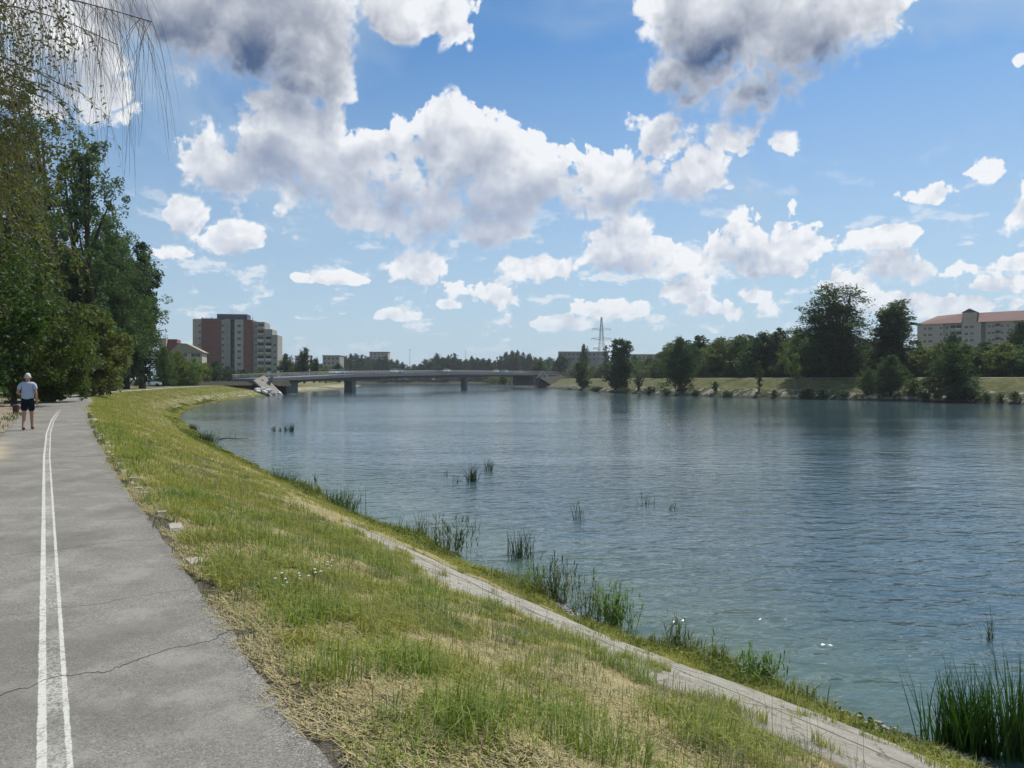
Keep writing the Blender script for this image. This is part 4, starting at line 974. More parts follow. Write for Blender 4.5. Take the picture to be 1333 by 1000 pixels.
g.add([(x0, -.7, zT + .003), (x1, -.7, zT + .003), (x1, 15, zT + .003), (x0, 15, zT + .003), (x0, 5, zT + 4.6), (x1, 5, zT + 4.8), (x1, 10, zT + 4.8), (x0, 10, zT + 4.6)], [(0, 1, 5, 4), (1, 2, 6, 5), (2, 3, 7, 6), (3, 0, 4, 7), (4, 5, 6, 7), (3, 2, 1, 0)]); g.build('roof', M_roofr, b.r)
x0, x1 = b.x(1253), b.x(1271); g = MB(); g.box(((x0 + x1) / 2, 5, zT + 2.3), (x1 - x0, 9.6, 4.6)); g.build('gable_tower', M_beige, b.r)
g = MB(); g.prism([(x0 - .5, .0, zT + 4.603), (x1 + .5, .0, zT + 4.603), ((x0 + x1) / 2, .0, zT + 6.4)], (0, 10, 0)); g.build('gable_roof', M_dkroof, b.r)
for f in range(5):
    z = zT - 2.0 - f * 3.0
    for px, w, y in ((1204, 1.3, 0), (1211, 1.8, 0), (1225, 1.1, 0), (1232, 1.2, 1.4), (1258, 1.6, 0), (1265, 1.6, 0), (1287.5, 1.4, .4), (1293, 1.4, .4), (1304, 1.6, .4), (1312, 1.2, .4), (1324, 1.6, 1.2), (1332, 1.6, 1.2)):
        b.window(b.x(px), z, w, 1.35, y, M_frame)
    for px, y, m_ in ((1240, 1.4, M_light), (1247.5, 1.4, M_frame), (1299, .4, M_light)): b.balcony(b.x(px), z - 1.2, 2.3, y, m_, M_shade)

# ---- lattice pylon and thin masts
def beamp(g, a, c, r): g.tube([a, c], r, 4)
dP = 500.0; hP = pz(413, dP); pyl = empty('lattice_pylon', (ps(783, dP), dP, .5), R(12)); g = MB(); wz = lambda z: 2.9 * (1 - z / hP) ** 1.1 + .32
lv = [0, 6, 11.5, 16.5, 21, 25, 28.5, 32, 35, 38, hP - .5]
for i in range(len(lv) - 1):
    a, c = lv[i], lv[i + 1]; wa, wc = wz(a), wz(c); cs = [(-1, -1), (1, -1), (1, 1), (-1, 1)]
    for j in range(4):
        p, q = cs[j], cs[(j + 1) % 4]
        beamp(g, (p[0] * wa, p[1] * wa, a), (p[0] * wc, p[1] * wc, c), .11); beamp(g, (p[0] * wa, p[1] * wa, a), (q[0] * wc, q[1] * wc, c), .06); beamp(g, (q[0] * wa, q[1] * wa, a), (p[0] * wc, p[1] * wc, c), .06); beamp(g, (p[0] * wc, p[1] * wc, c), (q[0] * wc, q[1] * wc, c), .055)
M_steel = simple('galvanised steel', (.20, .21, .22), .6, .4, .15, 1, 0, .4)
g.build('tower', M_steel, pyl)
for py, arm in ((428.5, 6.2), (441, 6.8), (453.5, 5.6)):
    z = pz(py, dP) - .5; w = wz(z); g = MB()
    for sgn in (-1, 1):
        for yy in (-1, 1): beamp(g, (sgn * w, yy * w, z - .9), (sgn * arm, 0, z + .15), .12); beamp(g, (sgn * w, yy * w, z + .7), (sgn * arm, 0, z + .2), .10)
        g.tube([(sgn * arm, 0, z + .1), (sgn * arm, 0, z - 1.3)], .12, 6); 
    g.build('cross_arm', M_steel, pyl)
tag(pyl, 'steel lattice electricity pylon with three cross arms rising over the trees', 'pylon')
for px, d, top, lab in ((533.5, 705, 455, 'thin grey mast on the skyline left of the bridge middle'), (606, 708, 458, 'thin grey mast on the skyline above the far bridge pier'), (596, 712, 463, 'shortest thin mast on the skyline above the bridge')):
    r = empty('mast', (ps(px, d), d, .3)); g = MB(); H_ = pz(top, d); g.tube([(0, 0, 0), (0, 0, H_ * .6), (0, 0, H_)], [.24, .18, .12], 6); g.build('pole', M_steel, r); g = MB(); g.box((0, 0, H_ - .2), (1.6, .3, .35)); g.build('head', M_steel, r); tag(r, lab, 'mast')
x, y = bank_at(913, 19.5); r = empty('utility_pole', (x, y, 1.7)); g = MB(); g.tube([(0, 0, 0), (0, 0, 5.4)], [.13, .09], 8); g.build('pole', M_white, r); g = MB(); g.box((0, -.1, 5.3), (.9, .12, .12)); g.build('cross_arm', M_conc_d, r); tag(r, 'pale concrete pole on the levee path in front of the dark belt', 'pole')
# white sign-like trestle at the right bridge end
dS = 388.0; r = empty('stair_frame', (ps(706, dS), dS, pz(492, dS))); g = MB()
g.prism([(-3.2, 0, 0), (-2.2, 0, 0), (.2, 0, 3.4), (-.4, 0, 3.6)], (0, 1.2, 0)); g.build('ramp_wall', M_white, r); g = MB(); g.prism([(3.4, 0, 0), (2.4, 0, 0), (.25, 0, 3.4), (.6, 0, 3.6)], (0, 1.2, 0)); g.build('ramp_wall', M_white, r)
tag(r, 'pale A-shaped concrete stair walls at the right end of the bridge', 'stairs')

# ---- kerb of broken pale stones along the right edge of the path
g = MB(); rk = random.Random(6); s_ = 6.6
M_kerb = simple('broken kerb concrete', (.40, .37, .31), .95, .1, .4, 9, .9)
def along(c, s, off=0.0):
    x = np.interp(s, seg, c[:, 0]); y = np.interp(s, seg, c[:, 1]); dx = np.interp(s + .3, seg, c[:, 0]) - x; dy = np.interp(s + .3, seg, c[:, 1]) - y; l = math.hypot(dx, dy); return x + dy / l * off, y - dx / l * off, math.atan2(dy, dx)
while s_ < 57:
    l = rk.uniform(.12, .5) if s_ < 20 else rk.uniform(.3, .9)
    if rk.random() < (.4 if s_ < 12 else .8):
        x, y, a = along(R_, s_, .10 + rk.uniform(-.03, .05)); w = rk.uniform(.12, .20); 
        g.box((x, y, -.005 + rk.uniform(-.02, .015)), (l * 1.02, w, .08), a + rk.uniform(-.2, .2), .7)
    s_ += l
tag(g.build('kerb', M_kerb), kind='structure')
# edging and small things on the left verge
g = MB()
for s0, l, off, w in ((17.5, 1.6, .25, .16), (19.6, 1.3, .5, .14), (24.2, 2.4, 1.2, .14), (28.0, 1.6, .3, .12)):
    x, y, a = along(L_, s0, -off); g.box((x, y, .05), (l, w, .09), a + .12, .9)
o = g.build('edging_stones', M_kerb); tag(o, 'broken pale edging stones lying along the dirt verge left of the path', 'stone edging')
bx, by = gp(20.5, 539); r = empty('litter_bin', (bx, by, .0)); g = MB(); g.tube([(0, 0, .02), (0, 0, .40)], [.12, .135], 12); g.build('bucket', simple('maroon paint', (.075, .018, .022), .5), r); g = MB(); g.tube([(0, 0, .40), (0, 0, .43)], .145, 12); g.build('rim', M_steel, r)
tag(r, 'small dark maroon litter bin on the dirt verge beside the walking man', 'litter bin')

# ================================================================ people
def skin_obj(name, parent, verts, edges, radii, m, root=0, sub=2):
    me = bpy.data.meshes.new(name); me.from_pydata(verts, edges, []); me.materials.append(m)
    o = link(bpy.data.objects.new(name, me), parent)
    md = o.modifiers.new('skin', 'SKIN'); md.use_smooth_shade = True
    sv = me.skin_vertices[0].data
    for i, r_ in enumerate(radii): sv[i].radius = r_ if isinstance(r_, tuple) else (r_, r_); sv[i].use_root = (i == root)
    s2 = o.modifiers.new('sub', 'SUBSURF'); s2.levels = s2.render_levels = sub
    return o
M_skin = simple('skin', (.42, .24, .17), .6, .3, .1, 6); M_hair = simple('grey hair', (.52, .51, .47), .8, .2, .25, 40)
def person(loc, rz, label, top_c, bottom_c, walk=.21, bent=True, hair=M_hair, shorts=True):
    r = empty('person', loc, rz)
    V_ = [(0,0,.97),(0,.0,1.10),(0,.005,1.28),(0,0,1.42),(0,-.005,1.50),(0,.01,1.56),(0,.02,1.63),(0,.015,1.70),            # 0-7 spine, neck, head
          (.12,0,1.435),(.185,-.01,1.41),(.225,-.03,1.14),(.235,.02,.92),(.235,.045,.85),                                      # 8-12 right arm
          (-.12,0,1.435),(-.185,-.01,1.41)] + ([(-.265,-.05,1.15),(-.17,.17,1.10),(-.12,.24,1.11)] if bent else [(-.235,.03,1.14),(-.24,.09,.93),(-.24,.12,.86)]) + [
          (.09,0,.90),(.095,.04+walk*.3,.50),(.09,walk*.9,.085),(.09,walk*.9-.04,.05),(.095,walk*.9+.12,.035),                  # 18-22 right leg
          (-.09,0,.90),(-.095,.02-walk*.1,.50),(-.09,-walk*.8,.09),(-.09,-walk*.8-.04,.05),(-.095,-walk*.8+.12,.035)]
    E_ = [(0,1),(1,2),(2,3),(3,4),(4,5),(5,6),(6,7),(3,8),(8,9),(9,10),(10,11),(11,12),(3,13),(13,14),(14,15),(15,16),(16,17),(0,18),(18,19),(19,20),(20,21),(20,22),(0,23),(23,24),(24,25),(25,26),(25,27)]
    Rr = [(.15,.11),(.135,.10),(.15,.105),(.10,.08),.055,.058,(.078,.095),(.062,.075), .07,.058,.042,.028,(.036,.018), .07,.058,.042,.028,(.036,.018), .088,.062,.040,.034,.030,.088,.062,.040,.034,.030]
    body = skin_obj('body', r, V_, E_, Rr, M_skin)
    # fingers: five short bent chains from each palm
    for hand, dirv_ in ((12, Vector((0, .25, -1)).normalized()), (17, Vector((.5, .8, -.1)).normalized())):
        P0_ = Vector(V_[hand]); side = dirv_.cross(Vector((1, 0, 0))).normalized() if hand == 12 else Vector((0, 0, 1)); vs = [tuple(P0_)]; es = []; rs_ = [.014]
        for j, (o_, l_) in enumerate(((-.026, .062), (-.009, .074), (.009, .07), (.025, .055), (-.038, .04))):
            a = P0_ + side * o_ + dirv_ * (.02 if j < 4 else -.01); bq = a + dirv_ * l_ * .5 + (side * -.02 if j == 4 else Vector((0, 0, 0))); cq = bq + (dirv_ + Vector((-.4 if hand == 12 else .4, .2, -.1))).normalized() * l_ * .5
            n0 = len(vs); vs += [tuple(a), tuple(bq), tuple(cq)]; es += [(0, n0), (n0, n0 + 1), (n0 + 1, n0 + 2)]; rs_ += [.0095, .0085, .0065]
        skin_obj('hand', r, vs, es, rs_, M_skin, sub=1)
    # head details
    g = MB(); g.tube([(0, .105, 1.645), (0, .135, 1.625), (0, .12, 1.61)], [.008, .015, .012], 6); g.build('nose', M_skin, r, True)
    for sx in (-1, 1):
        g = MB(); g.tube([(sx * .082, .015, 1.665), (sx * .097, .0, 1.645), (sx * .085, .012, 1.61)], [.010, .017, .010], 6); g.build('ear', M_skin, r, True)
        g = MB(); g.tube([(sx * .03, .097, 1.655), (sx * .03, .105, 1.655)], .011, 8); g.build('eye', M_black, r)
    g = MB(); g.tube([(-.025, .108, 1.585), (.025, .108, 1.585)], .006, 6); g.build('mouth', simple('lips', (.3, .12, .1)), r)
    rg = np.random.default_rng(3); me_v = []; me_f = []
    nu, nv = 22, 12
    for iv in range(nv + 1):
        th = iv / nv * R(118)
        for iu in range(nu):
            ph = 2 * math.pi * iu / nu; back = .5 - .5 * math.sin(ph); tt = th * (.60 + .40 * back); q = 1.06 + rg.uniform(-.025, .025)
            me_v.append((.083 * q * math.sin(tt) * math.cos(ph), .0 + .103 * q * math.sin(tt) * math.sin(ph) + .012, 1.665 + .112 * q * math.cos(tt)))
    for iv in range(nv):
        for iu in range(nu): me_f.append((iv * nu + iu, iv * nu + (iu + 1) % nu, (iv + 1) * nu + (iu + 1) % nu, (iv + 1) * nu + iu))
    g = MB(); g.add(me_v, me_f); g.build('hair', hair, r, True)
    cloth = simple('shirt cloth', top_c, .85, .1, .08, 14, .3); pants = simple('trouser cloth', bottom_c, .85, .1, .15, 10, .3)
    el_r = Vector(V_[9]).lerp(Vector(V_[10]), .60); el_l = Vector(V_[14]).lerp(Vector(V_[15]), .60)
    skin_obj('t_shirt', r, [(0,0,.90),(0,0,1.05),(0,.005,1.28),(0,0,1.405),(.12,0,1.43),(.185,-.01,1.405),tuple(el_r),(-.12,0,1.43),(-.185,-.01,1.405),tuple(el_l),(0,-.004,1.475)],
             [(0,1),(1,2),(2,3),(3,4),(4,5),(5,6),(3,7),(7,8),(8,9),(3,10)], [(.192,.142),(.182,.135),(.182,.13),(.125,.095),.084,.076,.066,.084,.076,.066,.06], cloth)
    kn = .42 if shorts else 1.0
    def lerp3(a, b, q): return tuple(Vector(a).lerp(Vector(b), q))
    vs = [(0,0,1.08),(0,0,.93),(.085,0,.86)] ; es = [(0,1),(1,2)]; rad = [(.165,.12),(.175,.135),.118]
    if shorts: vs += [lerp3(V_[18], V_[19], .82)]; es += [(2,3)]; rad += [.094]
    else: vs += [V_[19], V_[20]]; es += [(2,3),(3,4)]; rad += [.08,.06]
    n0 = len(vs); vs += [(-.085,0,.86)]; es += [(1,n0)]; rad += [.118]
    if shorts: vs += [lerp3(V_[23], V_[24], .82)]; es += [(n0,n0+1)]; rad += [.094]
    else: vs += [V_[24], V_[25]]; es += [(n0,n0+1),(n0+1,n0+2)]; rad += [.08,.06]
    skin_obj('shorts' if shorts else 'trousers', r, vs, es, rad, pants)
    for i in (20, 25):
        x, y, z = V_[i]; skin_obj('shoe', r, [(x, y - .05, .055), (x, y + .04, .05), (x * 1.04, y + .15, .038), (x, y - .01, .10)], [(0,1),(1,2),(1,3)], [(.045,.05),(.046,.048),(.043,.034),.044], M_shoe)
    tag(r, label, 'person'); return r
M_shoe = simple('dark shoe', (.03, .026, .025), .7)
pa = math.atan2(U[1], U[0]) - math.pi / 2
px_, py_ = gp(36, 560.5)
person((px_, py_, .02), pa - .15, 'grey-haired man in a pale blue T-shirt and black shorts walking away on the path', (.42, .48, .60), (.014, .018, .034))
px_, py_ = ps(59, 82), 82.0
person((px_, py_, .0), pa + .4, 'distant person in a white shirt and dark trousers among the trees right of the man', (.75, .75, .74), (.02, .02, .03), bent=False, shorts=False, hair=M_card)
# ================================================================ grass, straw, reeds and weeds
G = V.reshape(nj, ni, 3)
def on_slope(s, t):
    """point of the bank surface at path distance s and slope position t"""
    fi = np.interp(s, seg, np.arange(ni)); fj = np.interp(t, ts, np.arange(nj))
    i = np.clip(fi.astype(int), 0, ni - 2); j = np.clip(fj.astype(int), 0, nj - 2); a = (fi - i)[:, None]; b = (fj - j)[:, None]
    return (G[j, i] * (1 - a) + G[j, i + 1] * a) * (1 - b) + (G[j + 1, i] * (1 - a) + G[j + 1, i + 1] * a) * b
def in_view(P, m=220):
    px = P[:, 0] / np.maximum(P[:, 1], .1) * F + 666.5; py = HY - (P[:, 2] - EYE) / np.maximum(P[:, 1], .1) * F
    return (P[:, 1] > 1.5) & (px > -m) & (px < 1333 + m) & (py < 1000 + 3 * m)
def blades(P, h, w, rg, lean=.35, bend=.5, c=None, up=True):
    """curved tapering blades rooted at P: a quad and a tip triangle each"""
    n = len(P); h = np.broadcast_to(h, (n,))[:, None]; w = np.broadcast_to(w, (n,))[:, None]
    a = rg.uniform(0, 2 * math.pi, n); d = np.column_stack([np.cos(a), np.sin(a), np.zeros(n)]); sd = np.column_stack([-np.sin(a + rg.normal(size=n) * .5), np.cos(a), np.zeros(n)])
    l1 = (rg.uniform(0, 1, n)[:, None] ** 1.5) * lean; l2 = l1 + rg.uniform(0, 1, n)[:, None] * bend
    z = np.array([0, 0, 1.0]); mid = P + d * h * .5 * l1 + z * h * .55; tip = P + d * h * l2 + z * h * np.maximum(.15, 1 - .45 * l2)
    P = P - z * .01
    v = np.stack([P - sd * w * .5, P + sd * w * .5, mid + sd * w * .42, mid - sd * w * .42, tip], 1).reshape(-1, 3)
    b = np.arange(n)[:, None] * 5
    q = b + np.array([[0, 1, 2, 3]]); t = b + np.array([[3, 2, 4]])
    cc = np.repeat(np.clip(rg.normal(.5, .22, n) if c is None else c + rg.normal(size=n) * .12, 0, 1), 5)
    return v, [q, t], cc
def merge(name, lst, m, color, label=None, cat=None, kind='stuff'):
    vs = []; fs = {}; cs = []; o = 0
    for v, f, c in lst:
        for ff in (f if isinstance(f, list) else [f]): fs.setdefault(ff.shape[1], []).append(ff + o)
        vs.append(v); cs.append(c); o += len(v)
    ob = mesh_np(name, np.concatenate(vs), [np.concatenate(x) for x in fs.values()], m, None, {'c': np.concatenate(cs)}); ob.color = color
    tag(ob, label, cat, None, kind); return ob
rg = np.random.default_rng(21)
def cand(n, s0, s1, t0=-.02, t1=.98):
    s = rg.uniform(s0, s1, n); t = rg.uniform(t0, t1, n); P = on_slope(s, t); k_ = in_view(P); return s[k_], t[k_], P[k_]
def band_clear(s, t):      # where the concrete slabs lie bare
    e = (fbm(s * .9, t * 9, 33) - .5) * .09; w = np.clip((s - 9) / 8, 0, 1) * .14; x_ = np.clip((9 - s) / 5, 0, 1) * .06
    return (t + e > .435 + w) & (t + e < .745 - w + x_) & (s < 17)
def flat_straw(P, ln, w, rg, c, lift=.03):
    n = len(P); a = rg.uniform(0, 2 * math.pi, n); ln = np.broadcast_to(ln, (n,))[:, None]; w = np.broadcast_to(w, (n,))[:, None]
    d = np.column_stack([np.cos(a), np.sin(a), rg.normal(size=n) * .22 - .33 * (np.cos(a) * NRM[0] + np.sin(a) * NRM[1])]); sd = np.column_stack([-np.sin(a), np.cos(a), np.zeros(n)])
    P = P + np.column_stack([np.zeros(n), np.zeros(n), rg.uniform(.004, lift, n)]); k2 = rg.normal(size=(n, 1)) * .12
    v = np.stack([P - d * ln * .5 - sd * w * .5, P - d * ln * .5 + sd * w * .5, P + sd * (w * .5 + k2 * ln), P + d * ln * .5 + np.array([0, 0, .01]), P + sd * (k2 * ln - w * .5)], 1).reshape(-1, 3)
    b = np.arange(n)[:, None] * 5; return v, [b + np.array([[0, 1, 2, 4]]), b + np.array([[4, 2, 3]])], np.repeat(c, 5)
def patch(P, sc, seed): return fbm(P[:, 0] * sc, P[:, 1] * sc, seed, 4)
green = []; straw = []; dull = []
zones = [(-2, 7, 300000, 1.0), (6, 14, 190000, 1.25), (13, 26, 120000, 1.9), (25, 50, 70000, 3.0), (48, 110, 90000, 4.0), (105, 230, 60000, 7.0)]
for s0, s1, n, k_ in zones:
    s, t, P = cand(n, s0, s1)
    g = patch(P, 1.0, 41) * .34 + patch(P, 2.6, 42) * .36 + patch(P, 7.0, 43) * .30 + .012
    g = g + np.interp(t, [0, .02, .12, .2, .46, .48, .72, .76, 1], [-.10, .02, .085, .02, .03, -.02, -.02, .17, .2]) + np.interp(s, [0, 14, 40, 100], [0, .0, .05, .06]) + .03 * np.sin(s * .9 + 1.2) * (t < .3)
    bare = band_clear(s, t); edge = t > -.045 + .085 * patch(P, 1.9, 5)
    keep = (rg.uniform(0, 1, len(s)) < np.clip((g - .500) * 6.0, .11, .75) * np.where(t > .76, np.clip((patch(P, 1.1, 77) - .40) * 6, .06, 1), 1)) & (~bare | (patch(P, 1.6, 50) > .64)) & edge & (t < np.where(s < 16, .93, .975))
    Pg, gg, tt, ss = P[keep], g[keep], t[keep], s[keep]
    hh = np.clip((gg - .47) * .95, .03, .13) * rg.uniform(.4, 1.4, len(Pg)) * np.where(tt > .76, 1.1, 1) * min(1.5, k_ ** .25)
    green.append(blades(Pg, hh, .0058 * k_, rg, .7, .9, c=np.clip(.30 + .6 * patch(Pg, 1.3, 61) + .2 * (tt > .76), 0, 1)))
    # bleached straw, lying matted
    keep = (g < .64) & ~bare & edge & (t < .78) & (rg.uniform(0, 1, len(s)) < .95)
    Ps = P[keep]; ns_ = len(Ps)
    straw.append(flat_straw(Ps, rg.uniform(.03, .12, ns_) * min(2.2, k_ ** .5), .0034 * k_, rg, np.clip(rg.normal(.5, .3, ns_), 0, 1)))
merge('bank_grass', green, M_grass, (.28, .285, .075, 1), 'short green grass in tufts over the sloping river bank', 'grass')
M_straw = m_leaf('straw', .8, .15)
merge('dry_straw', straw, M_straw, (.42, .36, .195, 1), 'bleached dry mown grass lying matted over the bank', 'dry grass')
# taller greyish weeds and seed stalks scattered on the slope
lst = []
cs_ = [(rg.uniform(1, 26), rg.uniform(.12, .47)) for _ in range(120)] + [(rg.uniform(2, 12), rg.uniform(.04, .14)) for _ in range(26)] + [(rg.uniform(0, 7), rg.uniform(.2, .47)) for _ in range(55)]
for s0, t0 in cs_:
    n = int(rg.uniform(30, 110)); r_ = rg.uniform(.05, .2)
    P = on_slope(s0 + rg.normal(size=n) * r_, np.clip(t0 + rg.normal(size=n) * r_ / 8, .02, .99)); P = P[in_view(P)]
    if len(P): lst.append(blades(P, rg.uniform(.05, .20, len(P)) * rg.uniform(.5, 1.3), .0034 * (1 + s0 / 16), rg, .6, .9, c=rg.uniform(.1, .6)))
s, t, P = cand(900, -1, 15, .1, .48); lst.append(blades(P, rg.uniform(.2, .52, len(P)), .0032, rg, .25, .3, c=.3))
tuft = []
for s0, t0 in [(1.2,.05),(1.9,.09),(.4,.12),(3.1,.05),(4.0,.08),(4.9,.05),(5.6,.10),(.2,.30),(1.0,.24),(2.4,.20),(-.6,.22)] + [(rg.uniform(-1, 12), rg.uniform(.03, .46)) for _ in range(80)] + [(rg.uniform(3, 30), rg.uniform(.03, .14)) for _ in range(60)]:
    n = int(rg.uniform(60, 170)); r_ = rg.uniform(.06, .17) * (1 + max(0, s0) / 20)
    P = on_slope(s0 + rg.normal(size=n) * r_, np.clip(t0 + rg.normal(size=n) * r_ / 8, .01, .99)); P = P[in_view(P)]
    if len(P): tuft.append(blades(P, rg.uniform(.08, .30) * rg.uniform(.4, 1.2, len(P)), .0048 * (1 + max(0, s0) / 14), rg, .8, 1.1, c=rg.uniform(.3, .8)))
merge('grass_tufts', tuft, M_grass, (.19, .245, .05, 1), 'taller fresh green grass tufts scattered over the dry bank', 'grass')
merge('slope_weeds', lst, M_grass, (.19, .21, .11, 1), 'grey-green weeds and thin seed stalks standing in the dry grass', 'weeds')
# lush weeds in the strip between slabs and water
lst = []
for _ in range(420):
    s0 = rg.uniform(0, 60) if rg.uniform() < .75 else rg.uniform(40, 120); t0 = rg.normal(.835, .045); sc = 1 + s0 / 18
    if vnoise(s0 * .55, 3.3, 71) < .34: continue
    n = int(rg.uniform(40, 130)); r_ = rg.uniform(.08, .35)
    P = on_slope(s0 + rg.normal(size=n) * r_, np.clip(t0 + rg.normal(size=n) * r_ / 8, .75, .93 if s0 < 16 else .97)); P = P[in_view(P)]
    if len(P): lst.append(blades(P, rg.uniform(.06, .24, len(P)) * rg.uniform(.4, 1.2), .008 * sc, rg, .5, .8, c=rg.uniform(.2, 1)))
    if rg.uniform() < .5 and len(P): v, f, c = leaf_quads(P + np.column_stack([np.zeros(len(P)), np.zeros(len(P)), rg.uniform(.02, .2, len(P))]), .045 * sc ** .6, rg, aspect=.6); lst.append((v, f, c))
for _ in range(70):
    s0 = rg.uniform(7, 30) if rg.uniform() < .8 else rg.uniform(1, 7); t0 = rg.uniform(.87, .95); n = int(rg.uniform(50, 120)); r_ = rg.uniform(.08, .28)
    if vnoise(s0 * .7, 8.1, 72) < .38: continue
    P = on_slope(s0 + rg.normal(size=n) * r_, np.clip(t0 + rg.normal(size=n) * r_ / 8, .8, .97)); P = P[in_view(P)]
    if len(P): lst.append(blades(P, rg.uniform(.2, .55) * rg.uniform(.4, 1.1, len(P)), .010 * (1 + s0 / 22), rg, .6, 1.0, c=rg.uniform(.3, 1)))
merge('shore_weeds', lst, M_grass, (.135, .165, .035, 1), 'lush yellow-green weeds along the foot of the concrete slabs', 'weeds')
# grass seam along the path edge, grass on the left verge and under the trees
lst = []
s = rg.uniform(1, 40, 6000); P = on_slope(s, rg.uniform(-.01, .03, 6000)); kq = (fbm(s * 1.1, s * 0, 90) > .52) & in_view(P); lst.append(blades(P[kq], rg.uniform(.04, .13, kq.sum()), .004 * (1 + s[kq] / 15), rg, .6, .8))
s = rg.uniform(14, 90, 26000); o_ = rg.uniform(.05, 9, 26000); lx = np.interp(s, seg, L_[:, 0]); ly = np.interp(s, seg, L_[:, 1]); P = np.column_stack([lx + o_ * -.85, ly + o_ * -.5, np.full(26000, .02)])
kq = (patch(P, .5, 91) > .52) & in_view(P); lst.append(blades(P[kq], rg.uniform(.05, .2, kq.sum()), .008 * (1 + s[kq] / 15), rg, .5, .8))
merge('verge_grass', lst, M_grass, (.10, .125, .04, 1), 'thin grass along the path edges and on the dirt verge', 'grass')
# small white daisies by the path and yellow flowers on the slope
def flowers(name, pts, m, label, grp=None):
    for i, (px, py, t_) in enumerate(pts):
        z = None; s_ = np.linspace(0, 60, 1500); Pq = on_slope(s_, np.full(1500, t_)); q = Pq[:, 0] / np.maximum(Pq[:, 1], .1) * F + 666.5; j = int(np.argmin(np.abs(q - px) + (Pq[:, 1] < 1) * 1e4)); base_ = Pq[j]
        r = empty(name, (float(base_[0]), float(base_[1]), float(base_[2]))); g = MB(); st = MB()
        for k2 in range(7):
            x, y, h = random.Random(i * 9 + k2).uniform(-.10, .10), random.Random(i * 9 + k2 + 400).uniform(-.08, .08), random.Random(i * 9 + k2 + 800).uniform(.08, .17)
            st.tube([(x * .5, y * .5, 0), (x, y, h)], .002, 3)
            g.tube([(x, y, h), (x, y, h + .006)], .011, 7)
        st.build('stem', M_stem, r); g.build('flower_head', m, r); tag(r, label[i], 'flower', grp)
M_stem = simple('flower stem', (.09, .13, .04), .8); M_petal = simple('white petal', (.75, .75, .70), .7)
flowers('daisy_clump', [(402, 826, .105), (372, 822, .075), (420, 806, .16)], M_petal, ['brightest clump of small white flowers in the grass beside the path', 'small white flower clump nearest the asphalt edge', 'white flower clump a little further down the slope from the other two'])

# ---- reeds standing in the water and leafy clumps at the waterline
def reed_clump(name, px, py, hpx, wpx, n, color, label, group=None, kind='reed', z=None, droop=.75, wid_=None, seed=0):
    rq = np.random.default_rng(seed + 500); n, droop = (int(n * 1.6), .4) if n < 50 and kind == 'reed' and py < 840 else (n, droop); z = WZ if z is None else z; x, y = gp(px, py, z); H_ = hpx / F * y; Wd = wpx / F * y
    r = empty(name, (x, y, z)); P = np.column_stack([rq.normal(size=n) * Wd * .26, rq.normal(size=n) * Wd * .22, np.full(n, -.15)])
    h = (H_ + .15) * rq.uniform(.45, 1.0, n) ** .8; wd = (wid_ or .014) * max(1, y / 14) ** .75
    vs = []; fs = []; cs = []; S_ = 6
    brk = rq.uniform(size=n) < .12; h = np.where(brk, h * .6, h)
    a = rq.uniform(0, 2 * math.pi, n); ln = rq.uniform(.0, .22, n) * (1 + droop); bd = rq.uniform(0, 1, n) ** 2 * droop
    for i in range(S_ + 1):
        u = i / S_; off = (ln * u + bd * u ** 3) * h; zz = h * (u - .45 * bd * u ** 3)
        wdt = wd * (.55 + .6 * math.sin(math.pi * min(1, u * .8 + .15))) * (1 - u) ** .55 if i < S_ else wd * 0 + .001
        cx = P[:, 0] + np.cos(a) * off; cy = P[:, 1] + np.sin(a) * off
        for sg_ in (-1, 1): vs.append(np.column_stack([cx + sg_ * wdt * .5 * np.cos(a * 1.7), cy + sg_ * wdt * .5 * np.sin(a * 1.7), P[:, 2] + zz]))
    vv = np.stack(vs, 1).reshape(-1, 3); b_ = np.arange(n)[:, None] * (2 * (S_ + 1))
    ff = np.concatenate([b_ + np.array([[2 * i, 2 * i + 1, 2 * i + 3, 2 * i + 2]]) for i in range(S_)])
    cc = np.repeat(np.clip(rq.normal(.5, .22, n), 0, 1), 2 * (S_ + 1))
    ob = mesh_np('blades', vv, ff, M_grass, r, {'c': cc}); ob.color = color
    if kind == 'cane':       # side leaves on upright canes
        st = rq.integers(0, n, n * 6); u = rq.uniform(.3, 1, n * 6); Q_ = P[st] + np.column_stack([np.cos(a[st]) * ln[st] * u * h[st], np.sin(a[st]) * ln[st] * u * h[st], h[st] * u])
        v, f, c = blades(Q_, H_ * rq.uniform(.12, .28, n * 6), wd * 1.2, rq, 1.3, 1.2); o2 = mesh_np('leaves', v, f, M_grass, r, {'c': c}); o2.color = color
    tag(r, label, 'reeds' if name == 'reed_clump' else 'plant', group); return r
RD = (.045, .070, .030, 1); RG = (.12, .20, .045, 1); RY = (.17, .20, .055, 1); RB = (.12, .145, .075, 1)
reed_clump('reed_clump', 1262, 975, 118, 78, 320, (.035, .085, .016, 1), 'big dense dark green clump of broad reeds in the bottom right corner', wid_=.022, droop=.28, seed=1)
reed_clump('reed_clump', 1325, 985, 150, 50, 120, (.045, .09, .02, 1), 'tallest reeds cut by the right edge behind the big corner clump', wid_=.020, droop=.25, seed=2)
reed_clump('reed_clump', 1226, 968, 95, 34, 40, (.06, .085, .035, 1), 'thin leaning reeds on the left flank of the big corner clump', wid_=.014, droop=.8, seed=3)
reed_clump('reed_clump', 1288, 832, 50, 20, 12, (.05, .075, .03, 1), 'small lone sprig of reeds in open water above the corner clump', seed=4)
reed_clump('reed_clump', 985, 912, 66, 46, 130, RG, 'bright green reed tuft rooted at the lower end of the concrete slab', kind='cane', seed=5)
reed_clump('reed_clump', 884, 872, 78, 44, 34, (.09, .12, .06, 1), 'pale thin see-through reeds just off the slab, between two greener tufts', kind='cane', seed=6)
